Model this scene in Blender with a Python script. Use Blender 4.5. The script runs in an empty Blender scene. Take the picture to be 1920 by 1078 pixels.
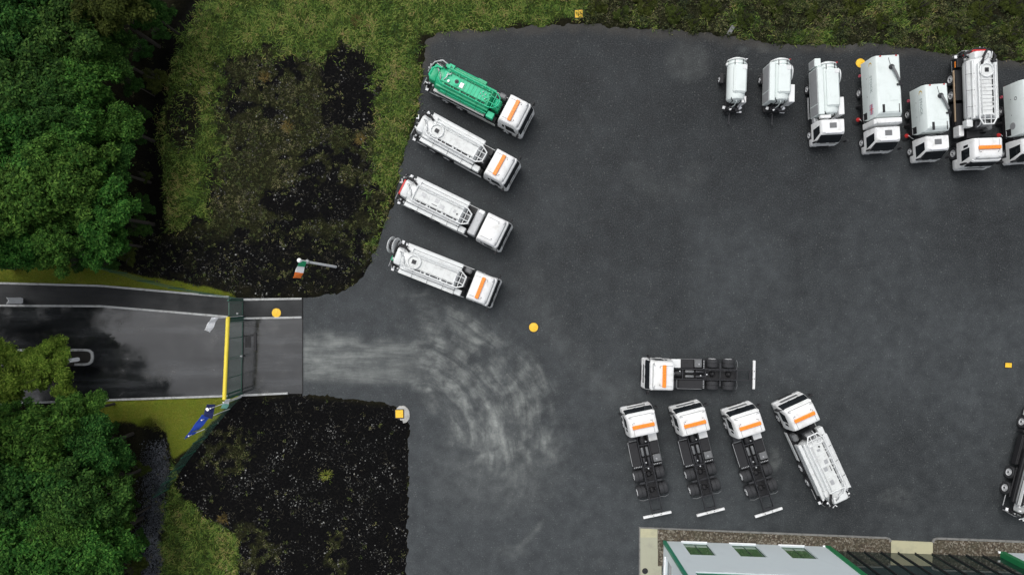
import bpy, math, random
import numpy as np
from mathutils import Vector, Matrix

random.seed(7)
sc = bpy.context.scene
col = sc.collection
# ------------------------------------------------------------------ camera, sky, sun, exposure
S = 22.5              # photograph pixels per metre on the ground
CX, CY = 957.0, 558.0  # photograph pixel straight below the drone
H = 54.0              # drone height
R = math.radians

cam_d = bpy.data.cameras.new("camera")
cam_d.sensor_width = 36.0
cam_d.lens = 36.0 * S * H / 1920.0
cam_d.shift_x = (960 - CX) / 1920.0
cam_d.shift_y = (CY - 539) / 1920.0
cam_d.clip_end = 3000
cam = bpy.data.objects.new("camera", cam_d)
cam.location = (0, 0, H)
col.objects.link(cam)
sc.camera = cam

world = bpy.data.worlds.new("World")
sc.world = world
world.use_nodes = True
wn = world.node_tree
wn.nodes.clear()
SUN_EL, SUN_AZ = R(60), R(325)
sky = wn.nodes.new("ShaderNodeTexSky")
sky.sky_type = 'NISHITA'
sky.sun_disc = False
sky.sun_elevation = SUN_EL
sky.sun_rotation = SUN_AZ
sky.air_density = 1.0
sky.dust_density = 4.0
hs = wn.nodes.new("ShaderNodeHueSaturation")     # an even cloud cover: the sky's own light, nearly grey
hs.inputs["Saturation"].default_value = 0.22
bg = wn.nodes.new("ShaderNodeBackground")
bg.inputs["Strength"].default_value = 0.15
wo = wn.nodes.new("ShaderNodeOutputWorld")
wn.links.new(sky.outputs[0], hs.inputs["Color"])
wn.links.new(hs.outputs[0], bg.inputs[0])
wn.links.new(bg.outputs[0], wo.inputs[0])

sun_d = bpy.data.lights.new("sun", 'SUN')
sun_d.energy = 0.8
sun_d.angle = R(40)
sun_d.color = (1.0, 0.97, 0.93)
sun = bpy.data.objects.new("sun", sun_d)
sd_ = Vector((math.sin(SUN_AZ) * math.cos(SUN_EL), math.cos(SUN_AZ) * math.cos(SUN_EL), math.sin(SUN_EL)))
sun.rotation_euler = sd_.to_track_quat('Z', 'Y').to_euler()
sun.location = (0, 0, 80)
col.objects.link(sun)

sc.view_settings.view_transform = 'Standard'
sc.view_settings.look = 'None'
sc.view_settings.exposure = 0.22
sc.view_settings.gamma = 1.0
sc.view_settings.use_curve_mapping = False


# ------------------------------------------------------------------ helpers
def gp(px, py, h=0.0):
    k = (1 - h / H) / S
    return ((px - CX) * k, (CY - py) * k)


def g3(px, py, h=0.0):
    x, y = gp(px, py, h)
    return (x, y, h)


class MB:
    """collects faces; mesh() turns them into one mesh"""

    def __init__(s):
        s.v = []; s.f = []; s.mi = []; s.cur = 0

    def add(s, vs, fs):
        b = len(s.v)
        s.v.extend(vs)
        for f in fs:
            s.f.append([b + i for i in f]); s.mi.append(s.cur)

    def box(s, x0, x1, y0, y1, z0, z1, ch=0.0):
        if x0 > x1: x0, x1 = x1, x0
        if y0 > y1: y0, y1 = y1, y0
        if z0 > z1: z0, z1 = z1, z0
        c = min(ch, (x1 - x0) * .45, (y1 - y0) * .45, (z1 - z0) * .45)
        if c <= 0:
            v = [(x, y, z) for z in (z0, z1) for y in (y0, y1) for x in (x0, x1)]
            s.add(v, [(0, 2, 3, 1), (4, 5, 7, 6), (0, 1, 5, 4), (2, 6, 7, 3), (0, 4, 6, 2), (1, 3, 7, 5)])
            return
        X = (x0, x1); Y = (y0, y1); Z = (z0, z1)
        v = []; idx = {}
        for i in (0, 1):
            for j in (0, 1):
                for k in (0, 1):
                    sx, sy, sz = (1 - 2 * i), (1 - 2 * j), (1 - 2 * k)
                    for a in range(3):
                        p = [X[i] + sx * c, Y[j] + sy * c, Z[k] + sz * c]
                        p[a] = (X[i], Y[j], Z[k])[a]
                        idx[(i, j, k, a)] = len(v); v.append(tuple(p))
        F = []
        for i in (0, 1):
            q = [idx[(i, 0, 0, 0)], idx[(i, 1, 0, 0)], idx[(i, 1, 1, 0)], idx[(i, 0, 1, 0)]]
            F.append(q if i else q[::-1])
            q = [idx[(0, i, 0, 1)], idx[(1, i, 0, 1)], idx[(1, i, 1, 1)], idx[(0, i, 1, 1)]]
            F.append(q[::-1] if i else q)
            q = [idx[(0, 0, i, 2)], idx[(1, 0, i, 2)], idx[(1, 1, i, 2)], idx[(0, 1, i, 2)]]
            F.append(q if i else q[::-1])
        for a in (0, 1):
            for b in (0, 1):
                e = [idx[(a, b, 0, 0)], idx[(a, b, 1, 0)], idx[(a, b, 1, 1)], idx[(a, b, 0, 1)]]
                F.append(e if (a + b) % 2 else e[::-1])
                e = [idx[(a, 0, b, 0)], idx[(a, 1, b, 0)], idx[(a, 1, b, 2)], idx[(a, 0, b, 2)]]
                F.append(e[::-1] if (a + b) % 2 else e)
                e = [idx[(0, a, b, 1)], idx[(1, a, b, 1)], idx[(1, a, b, 2)], idx[(0, a, b, 2)]]
                F.append(e if (a + b) % 2 else e[::-1])
        for i in (0, 1):
            for j in (0, 1):
                for k in (0, 1):
                    t = [idx[(i, j, k, 0)], idx[(i, j, k, 1)], idx[(i, j, k, 2)]]
                    F.append(t if (i + j + k) % 2 else t[::-1])
        s.add(v, F)

    def loft(s, rings, cap=True, closed=True):
        n = len(rings[0]); v = [p for r in rings for p in r]; F = []
        m = n if closed else n - 1
        for a in range(len(rings) - 1):
            for i in range(m):
                j = (i + 1) % n
                F.append((a * n + i, a * n + j, (a + 1) * n + j, (a + 1) * n + i))
        if cap:
            F.append(tuple(range(n - 1, -1, -1)))
            F.append(tuple((len(rings) - 1) * n + i for i in range(n)))
        s.add(v, F)

    def tube(s, pts, r, n=8, cap=True):
        pts = [Vector(p) for p in pts]
        rr = r if isinstance(r, (list, tuple)) else [r] * len(pts)
        rings = []
        up = None
        for i, p in enumerate(pts):
            if i == 0: t = pts[1] - p
            elif i == len(pts) - 1: t = p - pts[i - 1]
            else: t = (pts[i + 1] - p).normalized() + (p - pts[i - 1]).normalized()
            t.normalize()
            if up is None:
                up = Vector((0, 0, 1)) if abs(t.z) < .9 else Vector((1, 0, 0))
            u = t.cross(up)
            if u.length < 1e-4: u = t.orthogonal()
            u.normalize()
            w = u.cross(t).normalized(); up = w
            k = 1.0
            if 0 < i < len(pts) - 1:
                c = (pts[i + 1] - p).normalized().dot((p - pts[i - 1]).normalized())
                k = 1 / max(.5, math.sqrt(max(0, (1 + c) / 2)))
            rings.append([tuple(p + (u * math.cos(a) * k + w * math.sin(a)) * rr[i])
                          for a in (2 * math.pi * q / n for q in range(n))])
        s.loft(rings, cap)

    def cyl(s, p0, p1, r, n=16):
        s.tube([p0, p1], r, n)

    def lathe(s, prof, c=(0, 0, 0), axis='y', n=24, a0=0, a1=2 * math.pi):
        full = abs(a1 - a0 - 2 * math.pi) < 1e-6
        m = n if full else n + 1
        rings = []
        for q in range(m):
            a = a0 + (a1 - a0) * q / n
            ca, sa = math.cos(a), math.sin(a)
            ring = []
            for (r, h) in prof:
                if axis == 'y': p = (c[0] + r * ca, c[1] + h, c[2] + r * sa)
                elif axis == 'z': p = (c[0] + r * ca, c[1] + r * sa, c[2] + h)
                else: p = (c[0] + h, c[1] + r * ca, c[2] + r * sa)
                ring.append(p)
            rings.append(ring)
        if full: rings.append(rings[0])
        k = len(prof); v = [p for r in rings[:m] for p in r]; F = []
        for q in range(len(rings) - 1):
            q2 = (q + 1) % m if full else q + 1
            for i in range(k - 1):
                F.append((q * k + i, q * k + i + 1, q2 * k + i + 1, q2 * k + i))
        s.add(v, F)

    def mesh(s, name, mats, angle=32):
        me = bpy.data.meshes.new(name)
        me.from_pydata([tuple(p) for p in s.v], [], s.f)
        mats = mats if isinstance(mats, (list, tuple)) else [mats]
        for m in mats: me.materials.append(m)
        if len(mats) > 1: me.polygons.foreach_set("material_index", s.mi)
        me.validate()
        import bmesh
        bm = bmesh.new(); bm.from_mesh(me)
        bmesh.ops.recalc_face_normals(bm, faces=bm.faces)
        bm.to_mesh(me); bm.free()
        if angle:
            me.polygons.foreach_set("use_smooth", [True] * len(me.polygons))
            me.set_sharp_from_angle(angle=R(angle))
        me.update()
        return me


CACHE = {}


def link(name, me, parent=None, loc=(0, 0, 0), rot=(0, 0, 0), scale=(1, 1, 1)):
    o = bpy.data.objects.new(name, me)
    o.location = loc; o.rotation_euler = rot; o.scale = scale
    col.objects.link(o)
    if parent: o.parent = parent
    return o


def part(key, name, mat, parent, fn, loc=(0, 0, 0), rot=(0, 0, 0), angle=32):
    """one part; its mesh is built once for a key and shared after that"""
    k = (key, tuple(m.name for m in mat) if isinstance(mat, (list, tuple)) else mat.name)
    if k not in CACHE:
        m = MB(); fn(m); CACHE[k] = m.mesh(name, mat, angle)
    return link(name, CACHE[k], parent, loc, rot)


def bpart(name, mat, parent, x0, x1, y0, y1, z0, z1, ch=.015):
    x0, x1, y0, y1, z0, z1 = min(x0, x1), max(x0, x1), min(y0, y1), max(y0, y1), min(z0, z1), max(z0, z1)
    c = ((x0 + x1) / 2, (y0 + y1) / 2, (z0 + z1) / 2)
    d = (round((x1 - x0) / 2, 4), round((y1 - y0) / 2, 4), round((z1 - z0) / 2, 4))
    return part(("bx", name, d, ch), name, mat, parent, lambda m: m.box(-d[0], d[0], -d[1], d[1], -d[2], d[2], ch), c)


def tpart(name, mat, parent, pts, r, n=8):
    m = MB(); m.tube(pts, r, n)
    return link(name, m.mesh(name, mat, 50), parent)


def thing(name, label, cat, loc=(0, 0, 0), rotz=0.0, group=None):
    o = bpy.data.objects.new(name, None)
    o.empty_display_size = .5
    o.location = loc; o.rotation_euler = (0, 0, rotz)
    col.objects.link(o)
    return tag(o, label, cat, group)


def tag(o, label, cat, group=None):
    o["label"] = label; o["category"] = cat
    if group: o["group"] = group
    return o


def struct(o):
    o["kind"] = "structure"; return o


# ------------------------------------------------------------------ materials
def newmat(name):
    m = bpy.data.materials.new(name); m.use_nodes = True
    nt = m.node_tree
    return m, nt, nt.nodes["Principled BSDF"]


def nd(nt, t, **kw):
    n = nt.nodes.new(t)
    for k, v in kw.items():
        if k in n.inputs: n.inputs[k].default_value = v
        else: setattr(n, k, v)
    return n


def noise(nt, scale, detail=4, rough=.6, coord="Object", vec=None):
    n = nd(nt, "ShaderNodeTexNoise", Scale=scale, Detail=detail, Roughness=rough)
    if vec is None:
        tc = nt.nodes.new("ShaderNodeTexCoord"); vec = tc.outputs[coord]
    nt.links.new(vec, n.inputs["Vector"])
    return n


def ramp(nt, src, stops):
    r = nt.nodes.new("ShaderNodeValToRGB")
    e = r.color_ramp.elements
    while len(e) < len(stops): e.new(.5)
    for el, (p, c) in zip(e, stops):
        el.position = p
        el.color = (*c, 1) if isinstance(c, (tuple, list)) else (c, c, c, 1)
    nt.links.new(src, r.inputs[0])
    return r


def mix(nt, fac, a, b):
    m = nt.nodes.new("ShaderNodeMix"); m.data_type = 'RGBA'
    if isinstance(fac, (int, float)): m.inputs[0].default_value = fac
    else: nt.links.new(fac, m.inputs[0])
    for i, c in ((6, a), (7, b)):
        if isinstance(c, (tuple, list)): m.inputs[i].default_value = (*c[:3], 1)
        else: nt.links.new(c, m.inputs[i])
    return m.outputs[2]


def math_(nt, op, a, b=None, c=None):
    m = nt.nodes.new("ShaderNodeMath"); m.operation = op
    for i, x in enumerate((a, b, c)):
        if x is None: continue
        if isinstance(x, (int, float)): m.inputs[i].default_value = x
        else: nt.links.new(x, m.inputs[i])
    return m.outputs[0]


def plain(name, c, rough=.5, metal=0.0, var=.12, scale=3.0, dirt=None, spec=.5):
    m, nt, b = newmat(name)
    oi = nt.nodes.new('ShaderNodeObjectInfo'); tcn = nt.nodes.new('ShaderNodeTexCoord')
    va = nt.nodes.new('ShaderNodeVectorMath'); va.operation = 'MULTIPLY_ADD'; va.inputs[1].default_value = (37, 37, 37)
    nt.links.new(oi.outputs['Random'], va.inputs[0]); nt.links.new(tcn.outputs['Object'], va.inputs[2])
    n = noise(nt, scale, 5, .65, vec=va.outputs[0])
    dark = tuple(max(0, x * (1 - var * 2)) for x in c); lite = tuple(min(1, x * (1 + var * .5)) for x in c)
    cc = ramp(nt, n.outputs[0], [(.3, dark if dirt is None else dirt), (.5 if dirt else .42, c), (.75, lite)])
    nt.links.new(cc.outputs[0], b.inputs["Base Color"])
    rr = ramp(nt, n.outputs[0], [(.3, min(1, rough + .12)), (.7, max(0, rough - .05))])
    nt.links.new(rr.outputs[0], b.inputs["Roughness"])
    b.inputs["Metallic"].default_value = metal
    b.inputs["Specular IOR Level"].default_value = spec
    return m


WHITE = plain("white_paint", (.78, .79, .79), .28, var=.04, scale=1.6, dirt=(.63, .63, .61))
TANKW = plain("white_tank_paint", (.70, .72, .72), .38, var=.05, scale=1.8, dirt=(.60, .61, .60))
DECKW = plain("white_deck_plate", (.66, .68, .67), .5, var=.06, scale=2.5, dirt=(.5, .51, .5))
SWEEPW = plain("pale_body_paint", (.70, .76, .745), .32, var=.03, scale=1.2, dirt=(.63, .69, .67))
GREEN = plain("green_paint", (.01, .36, .17), .35, var=.10, scale=2.5)
GREEN2 = plain("light_green_deck", (.015, .48, .25), .42, var=.08, scale=2.5)
TRAYG = plain("pale_grey_tray", (.55, .55, .54), .45, var=.06, scale=2.0)
LGREY = plain("light_grey_metal", (.42, .43, .44), .45, .3, var=.1, scale=4)
MGREY = plain("mid_grey_paint", (.16, .165, .17), .5, .2, var=.12, scale=4)
DGREY = plain("dark_grey_steel", (.034, .035, .039), .5, .3, var=.15, scale=4)
BLACK = plain("black_plastic", (.014, .014, .016), .5, var=.2, scale=4)
RUBBER = plain("black_rubber", (.018, .018, .02), .75, var=.2, scale=6)
TYRE = plain("tyre_rubber", (.026, .027, .030), .75, var=.2, scale=8)
RIM = plain("pale_rim", (.60, .61, .62), .4, .2, var=.1, scale=6)
SILVER = plain("galvanised_steel", (.5, .51, .52), .4, .7, var=.1, scale=5)
ORANGE = plain("orange_lens", (.95, .27, .03), .25, var=.06, scale=6)
ORANGED = plain("orange_lens_dark", (.62, .15, .015), .3, var=.1, scale=6)
RED = plain("red_paint", (.55, .03, .03), .4, var=.1, scale=5)
REDLAMP = plain("red_lens", (.5, .02, .02), .2, var=.05, scale=5)
TAN = plain("tan_side_rail", (.45, .33, .22), .5, var=.1, scale=4)
YELLOW = plain("yellow_paint", (.85, .52, .03), .5, var=.06, scale=5, dirt=(.7, .4, .03))
YELLOWP = plain("yellow_pole_paint", (.85, .68, .06), .4, var=.05, scale=2)
NAVY = plain("navy_cloth", (.02, .03, .13), .8, var=.15, scale=3)
BLUE = plain("royal_blue_cloth", (.02, .075, .48), .8, var=.12, scale=3)
FWHITE = plain("white_cloth", (.90, .91, .93), .8, var=.06, scale=3)
FGREEN = plain("green_cloth", (.02, .36, .16), .8, var=.1, scale=3)
FORANGE = plain("orange_cloth", (.85, .20, .03), .8, var=.1, scale=3)
AQUA = plain("aqua_cloth", (.25, .58, .48), .8, var=.1, scale=3)
FENCEG = plain("green_coated_wire", (.012, .075, .05), .5, var=.1, scale=4)
FENCEL = plain("pale_green_coated_rail", (.07, .16, .12), .45, var=.1, scale=4)
TRIMG = plain("green_cladding_trim", (.012, .17, .06), .4, var=.06, scale=1)
TRIMT = plain("teal_cladding_trim", (.02, .19, .115), .4, var=.06, scale=1)
CLAD = plain("pale_blue_white_cladding", (.62, .69, .72), .4, var=.02, scale=.6)
SIGNY = plain("yellow_emblem_print", (.6, .42, .08), .5, var=.05)
GREYTXT = plain("grey_green_lettering", (.30, .36, .35), .5, var=.05)
PINK = plain("faded_red_print", (.55, .10, .14), .5, var=.05)
PALEBLUE = plain("faded_blue_print", (.36, .37, .50), .5, var=.05)


def glassmat(name, c=(.008, .010, .012), rough=.06, ior=1.5):
    m, nt, b = newmat(name)
    n = noise(nt, 1.5, 3)
    r = ramp(nt, n.outputs[0], [(.3, c), (.7, tuple(x * 1.8 for x in c))])
    nt.links.new(r.outputs[0], b.inputs["Base Color"])
    b.inputs["Roughness"].default_value = rough
    b.inputs["IOR"].default_value = ior
    return m


GLASS = glassmat("dark_glass")
BGLASS = glassmat("tinted_facade_glass", (.006, .016, .015), .02, 2.3)
GGLASS = glassmat("green_reflection_window_glass", (.028, .085, .030), .03, 1.8)  # green base colour painted in for greenery reflected in the panes
# ------------------------------------------------------------------ numpy noise and polygon tools
rng = np.random.default_rng(11)
_LAT = rng.random((256, 256))


def vnoise(x, y, seed=0):
    xi = np.floor(x).astype(int); yi = np.floor(y).astype(int)
    fx = x - xi; fy = y - yi
    fx = fx * fx * (3 - 2 * fx); fy = fy * fy * (3 - 2 * fy)
    a = _LAT[(xi + seed * 37) & 255, (yi + seed * 91) & 255]; b = _LAT[(xi + 1 + seed * 37) & 255, (yi + seed * 91) & 255]
    c = _LAT[(xi + seed * 37) & 255, (yi + 1 + seed * 91) & 255]; d = _LAT[(xi + 1 + seed * 37) & 255, (yi + 1 + seed * 91) & 255]
    return (a * (1 - fx) + b * fx) * (1 - fy) + (c * (1 - fx) + d * fx) * fy


def fbm(x, y, seed=0, oct=4):
    t = 0; a = .5; n = 0
    for o in range(oct):
        t = t + a * vnoise(x * 2 ** o, y * 2 ** o, seed + o * 5); n += a; a *= .55
    return t / n


def sdf(poly, X, Y):
    """signed distance in the polygon's units, negative inside"""
    d = np.full(X.shape, 1e18); ins = np.zeros(X.shape, bool)
    n = len(poly)
    for i in range(n):
        ax, ay = poly[i]; bx, by = poly[(i + 1) % n]
        ex, ey = bx - ax, by - ay
        t = np.clip(((X - ax) * ex + (Y - ay) * ey) / (ex * ex + ey * ey + 1e-9), 0, 1)
        d = np.minimum(d, (X - ax - t * ex) ** 2 + (Y - ay - t * ey) ** 2)
        c = (ay > Y) != (by > Y)
        with np.errstate(divide='ignore', invalid='ignore'):
            xx = ex * (Y - ay) / (ey if ey != 0 else 1e-9) + ax
        ins ^= c & (X < xx)
    d = np.sqrt(d)
    return np.where(ins, -d, d)


def sm(e0, e1, x):
    t = np.clip((x - e0) / (e1 - e0), 0, 1)
    return t * t * (3 - 2 * t)


def blob(PX, PY, cx, cy, rx, ry):
    return np.clip(1 - ((PX - cx) / rx) ** 2 - ((PY - cy) / ry) ** 2, 0, 1)


YARD = [(566, 557), (600, 556), (640, 549), (668, 532), (690, 505), (705, 470), (722, 420), (738, 380), (748, 330), (762, 280), (782, 220),
        (792, 150), (796, 75), (830, 60), (900, 57), (960, 52), (1060, 46), (1090, 42), (1150, 52), (1250, 56), (1350, 66), (1400, 76), (1470, 82),
        (1560, 86), (1650, 82), (1720, 92), (1790, 103), (1860, 112), (1920, 118), (2500, 125), (2500, 1700), (764, 1700), (762, 1078), (766, 900),
        (768, 790), (755, 768), (735, 757), (650, 747), (570, 737)]
ROAD = [(-700, 505), (0, 531), (190, 537), (430, 557), (456, 561), (570, 559), (570, 738), (540, 739), (430, 743), (0, 758), (-700, 782)]
SOIL1 = [(412, 118), (470, 96), (590, 92), (605, 84), (690, 95), (715, 180), (712, 240), (690, 270), (700, 330), (728, 400), (700, 470),
         (660, 540), (560, 556), (440, 553), (300, 528), (200, 490), (260, 440), (400, 415), (410, 250)]
SOIL2 = [(455, 744), (570, 739), (740, 759), (768, 790), (766, 1300), (470, 1300), (440, 1000), (345, 935), (325, 900), (345, 850)]
LAWN1 = [(-700, 455), (0, 483), (100, 490), (250, 515), (430, 549), (440, 560), (190, 540), (0, 535), (-700, 515)]
LAWN2 = [(175, 750), (430, 741), (450, 745), (345, 850), (322, 858), (310, 815), (250, 795), (190, 790)]
GRASS2 = [(318, 870), (345, 935), (435, 985), (480, 1078), (480, 1300), (290, 1300), (300, 1000)]
BAND = [(395, -20), (330, 60), (305, 120), (295, 220), (300, 330), (305, 420), (400, 425), (700, 480), (745, 330), (790, 200), (796, 60), (1090, 40), (1100, -300), (500, -300)]
DARK = [(600, 86), (690, 96), (712, 180), (700, 235), (610, 240), (590, 150)]


def fields(PX, PY, wob=True):
    """material masks of the soft ground at photograph pixels"""
    if wob:
        wx = (fbm(PX / 46, PY / 46, 3) - .5) * 44; wy = (fbm(PX / 46, PY / 46, 9) - .5) * 44
    else:
        wx = wy = 0
    QX, QY = PX + wx, PY + wy
    f = {}
    hard = np.minimum(sdf(YARD, PX, PY), sdf(ROAD, PX, PY))
    f["sd"] = hard / S
    soil = np.maximum(sm(26, -22, sdf(SOIL1, QX + wx * .5, QY + wy * .5) + (fbm(PX / 11, PY / 11, 33) - .5) * 60), sm(7, -7, sdf(SOIL2, PX + wx * .4, PY + wy * .4)))
    lawn = np.maximum(sm(6, -6, sdf(LAWN1, PX + wx * .25, PY + wy * .25)), sm(8, -8, sdf(LAWN2, PX + wx * .5, PY + wy * .5)))
    lawn = lawn * (1 - sm(10, -10, sdf(SOIL2, PX, PY)))
    band = sm(14, -14, sdf(BAND, QX, QY)) * (1 - soil)
    g2 = sm(10, -10, sdf(GRASS2, QX, QY)) * (1 - sm(5, -8, sdf(SOIL2, PX + wx * .4, PY + wy * .4)))
    top = sm(1085, 1105, PX + wx) * sm(140, 118, PY) * sm(-8, 4, hard)
    patch = fbm(PX / 60, PY / 60, 21)
    fine = fbm(PX / 14, PY / 14, 31)
    # left dark pocket inside the band and bare scrapes
    pocket = np.maximum(blob(PX, PY, 345, 225, 48, 78), np.maximum(blob(PX, PY, 395, 330, 30, 80) * .6, blob(PX, PY, 350, 180, 40, 40) * .5))
    band = band * (1 - .8 * sm(.1, .7, pocket + (fine - .5) * .5))
    grass = np.maximum(band * sm(.18, .42, patch * .7 + fine * .45), g2)
    grass = np.maximum(grass, top * sm(.46, .66, patch * .62 + fine * .40) * (.45 + .45 * sm(1500, 1900, PX)))
    grass = np.maximum(grass, sm(1560, 1590, PX) * sm(1390, 1380, PX * 0 + 0) * 0)
    grass = np.maximum(grass, np.clip(blob(PX, PY, 1518, 72, 58, 17) * 2, 0, 1))
    f["grass"] = np.clip(grass, 0, 1)
    f["lawn"] = np.clip(lawn, 0, 1)
    mid = sm(9, -9, sdf(SOIL1, QX, QY))
    dk = np.maximum(sm(8, -8, sdf(DARK, QX, QY)), np.maximum(np.clip(blob(PX, PY, 610, 378, 130, 46) * 1.8, 0, 1), np.clip(blob(PX, PY, 480, 470, 60, 40), 0, 1) * .5))
    weed = mid * (.80 * sm(470, 380, PY) + .30) * sm(.34, .6, fine * .6 + patch * .5) * (1 - .80 * dk)
    edge = sm(95, 20, np.abs(hard)) * sm(300, 360, PX) * sm(60, 130, PY) * sm(520, 470, PY) * sm(450, 600, PX)
    weed = np.maximum(weed, edge * .75 * sm(.3, .55, fine))
    weed2 = sm(7, -7, sdf(SOIL2, PX, PY)) * (np.clip(blob(PX, PY, 425, 850, 75, 60) * 1.4, 0, 1) * .6 + .8 * np.clip(blob(PX, PY, 632, 1040, 28, 60) * 1.6, 0, 1) + np.clip(blob(PX, PY, 470, 1030, 70, 70) * 1.3, 0, 1) * .7 + .07) * sm(.35, .62, fine)
    weed = np.maximum(weed, weed2)
    weed = np.maximum(weed, top * sm(.25, .5, fine * .6 + patch * .5) * .95)
    f["weed"] = np.clip(weed, 0, 1)
    f["soil"] = np.clip(np.maximum(soil, pocket * .6), 0, 1)
    f["top"] = top
    # ditch beside the wood
    dx = np.full(PX.shape, 1e9)
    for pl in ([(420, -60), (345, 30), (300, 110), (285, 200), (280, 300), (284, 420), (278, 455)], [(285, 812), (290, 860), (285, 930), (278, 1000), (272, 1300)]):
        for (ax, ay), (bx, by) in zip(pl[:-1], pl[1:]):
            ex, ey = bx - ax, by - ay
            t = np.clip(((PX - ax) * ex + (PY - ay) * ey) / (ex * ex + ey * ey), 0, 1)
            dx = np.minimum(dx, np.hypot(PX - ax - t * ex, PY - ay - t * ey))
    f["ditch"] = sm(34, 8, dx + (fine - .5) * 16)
    return f


def grid_mesh(name, x0, x1, y0, y1, step, zfn):
    nx = int(round((x1 - x0) / step)) + 1; ny = int(round((y1 - y0) / step)) + 1
    xs = np.linspace(x0, x1, nx); ys = np.linspace(y0, y1, ny)
    X, Y = np.meshgrid(xs, ys)
    Z, attrs = zfn(X, Y)
    v = np.stack([X, Y, Z], -1).reshape(-1, 3)
    i = np.arange(ny - 1)[:, None] * nx + np.arange(nx - 1)[None, :]
    q = np.stack([i, i + 1, i + nx + 1, i + nx], -1).reshape(-1, 4)
    me = raw_mesh(name, v, q)
    for k, a in attrs.items():
        at = me.attributes.new(k, 'FLOAT', 'POINT')
        at.data.foreach_set("value", a.reshape(-1).astype(np.float32))
    me.polygons.foreach_set("use_smooth", np.ones(len(q), bool))
    return me


def raw_mesh(name, v, q):
    """fast mesh from arrays; every face has q.shape[1] corners"""
    me = bpy.data.meshes.new(name)
    n, k = q.shape
    me.vertices.add(len(v)); me.vertices.foreach_set("co", v.astype(np.float32).ravel())
    me.loops.add(n * k); me.loops.foreach_set("vertex_index", q.astype(np.int32).ravel())
    me.polygons.add(n); me.polygons.foreach_set("loop_start", np.arange(0, n * k, k, dtype=np.int32))
    me.polygons.foreach_set("loop_total", np.full(n, k, np.int32))
    me.update(calc_edges=True)
    return me


# ------------------------------------------------------------------ soft ground: soil, grass, lawn, ditch
def attr(nt, name):
    a = nt.nodes.new("ShaderNodeAttribute"); a.attribute_name = name
    return a.outputs["Fac"]


def terrain_mat():
    m, nt, b = newmat("soft_ground")
    tc = nt.nodes.new("ShaderNodeTexCoord").outputs["Object"]
    n1 = noise(nt, 1.1, 6, .7, vec=tc); n2 = noise(nt, 7, 5, .7, vec=tc); n3 = noise(nt, .35, 3, .6, vec=tc)
    soil = ramp(nt, n2.outputs[0], [(.35, (.0025, .0025, .003)), (.6, (.0055, .0054, .0055)), (.72, (.016, .015, .013)), (.84, (.045, .042, .038))]).outputs[0]
    grass = ramp(nt, n2.outputs[0], [(.34, (.009, .014, .004)), (.52, (.032, .052, .010)), (.70, (.095, .11, .028))]).outputs[0]
    lawn = ramp(nt, n2.outputs[0], [(.3, (.075, .105, .012)), (.52, (.135, .170, .018)), (.72, (.20, .22, .035))]).outputs[0]
    dry = ramp(nt, n1.outputs[0], [(.35, (.15, .115, .016)), (.65, (.10, .145, .012))]).outputs[0]
    lawn = mix(nt, .4, lawn, dry)
    weed = ramp(nt, n2.outputs[0], [(.35, (.006, .0065, .004)), (.55, (.018, .020, .008)), (.72, (.060, .058, .028))]).outputs[0]
    floor = ramp(nt, n2.outputs[0], [(.35, (.006, .0065, .004)), (.7, (.022, .020, .010))]).outputs[0]
    br = math_(nt, 'MULTIPLY_ADD', n1.outputs[0], 1.0, -.5)

    def fac(name, gain=1.6):
        a = math_(nt, 'MULTIPLY_ADD', br, .9, attr(nt, name))
        r = nt.nodes.new("ShaderNodeMapRange"); r.inputs[1].default_value = .25; r.inputs[2].default_value = .62
        nt.links.new(a, r.inputs[0]); return r.outputs[0]
    c = mix(nt, attr(nt, "soil"), floor, soil)
    c = mix(nt, fac("weed"), c, weed)
    c = mix(nt, fac("grass"), c, grass)
    c = mix(nt, fac("lawn"), c, lawn)
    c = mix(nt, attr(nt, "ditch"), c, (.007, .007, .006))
    nt.links.new(c, b.inputs["Base Color"])
    b.inputs["Roughness"].default_value = .95
    b.inputs["Specular IOR Level"].default_value = .06
    bp = nd(nt, "ShaderNodeBump", Strength=.7, Distance=.12)
    nt.links.new(n2.outputs[0], bp.inputs["Height"]); nt.links.new(bp.outputs[0], b.inputs["Normal"])
    return m


def terr(X, Y):
    PX = X * S + CX; PY = CY - Y * S
    f = fields(PX, PY)
    n = fbm(X * 1.7, Y * 1.7, 41) - .5; n2 = fbm(X * .22, Y * .22, 43) - .5; n3 = fbm(X * 4, Y * 4, 47) - .5
    up = sm(.2, 2.2, f["sd"])
    z = np.clip(f["sd"] * .42 + n * .24 + n3 * .10, -.16, .12) + up * (n * .26 + n2 * .5 + n3 * .10) * (1 - .8 * f["lawn"])
    z = np.maximum(z, np.where(f["sd"] > .45, .035, -.2))
    z = z - f["ditch"] * .9 * up
    # keep the sheet below every hard surface
    z = np.where(f["sd"] < -.35, -.16, z)
    inroad = sdf(ROAD, PX, PY) < 0
    z = np.where(inroad, -.16, z)
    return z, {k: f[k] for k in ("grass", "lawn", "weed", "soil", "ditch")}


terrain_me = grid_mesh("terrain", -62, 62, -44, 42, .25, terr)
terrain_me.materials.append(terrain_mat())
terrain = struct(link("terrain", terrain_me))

FIELD = plain("far_field_grass", (.035, .05, .014), .95, var=.35, scale=.08)
m = MB(); m.add([(-900, -900, -1.6), (900, -900, -1.6), (900, 900, -1.6), (-900, 900, -1.6)], [(0, 1, 2, 3)])
struct(link("ground", m.mesh("ground", FIELD, 0)))


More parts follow.
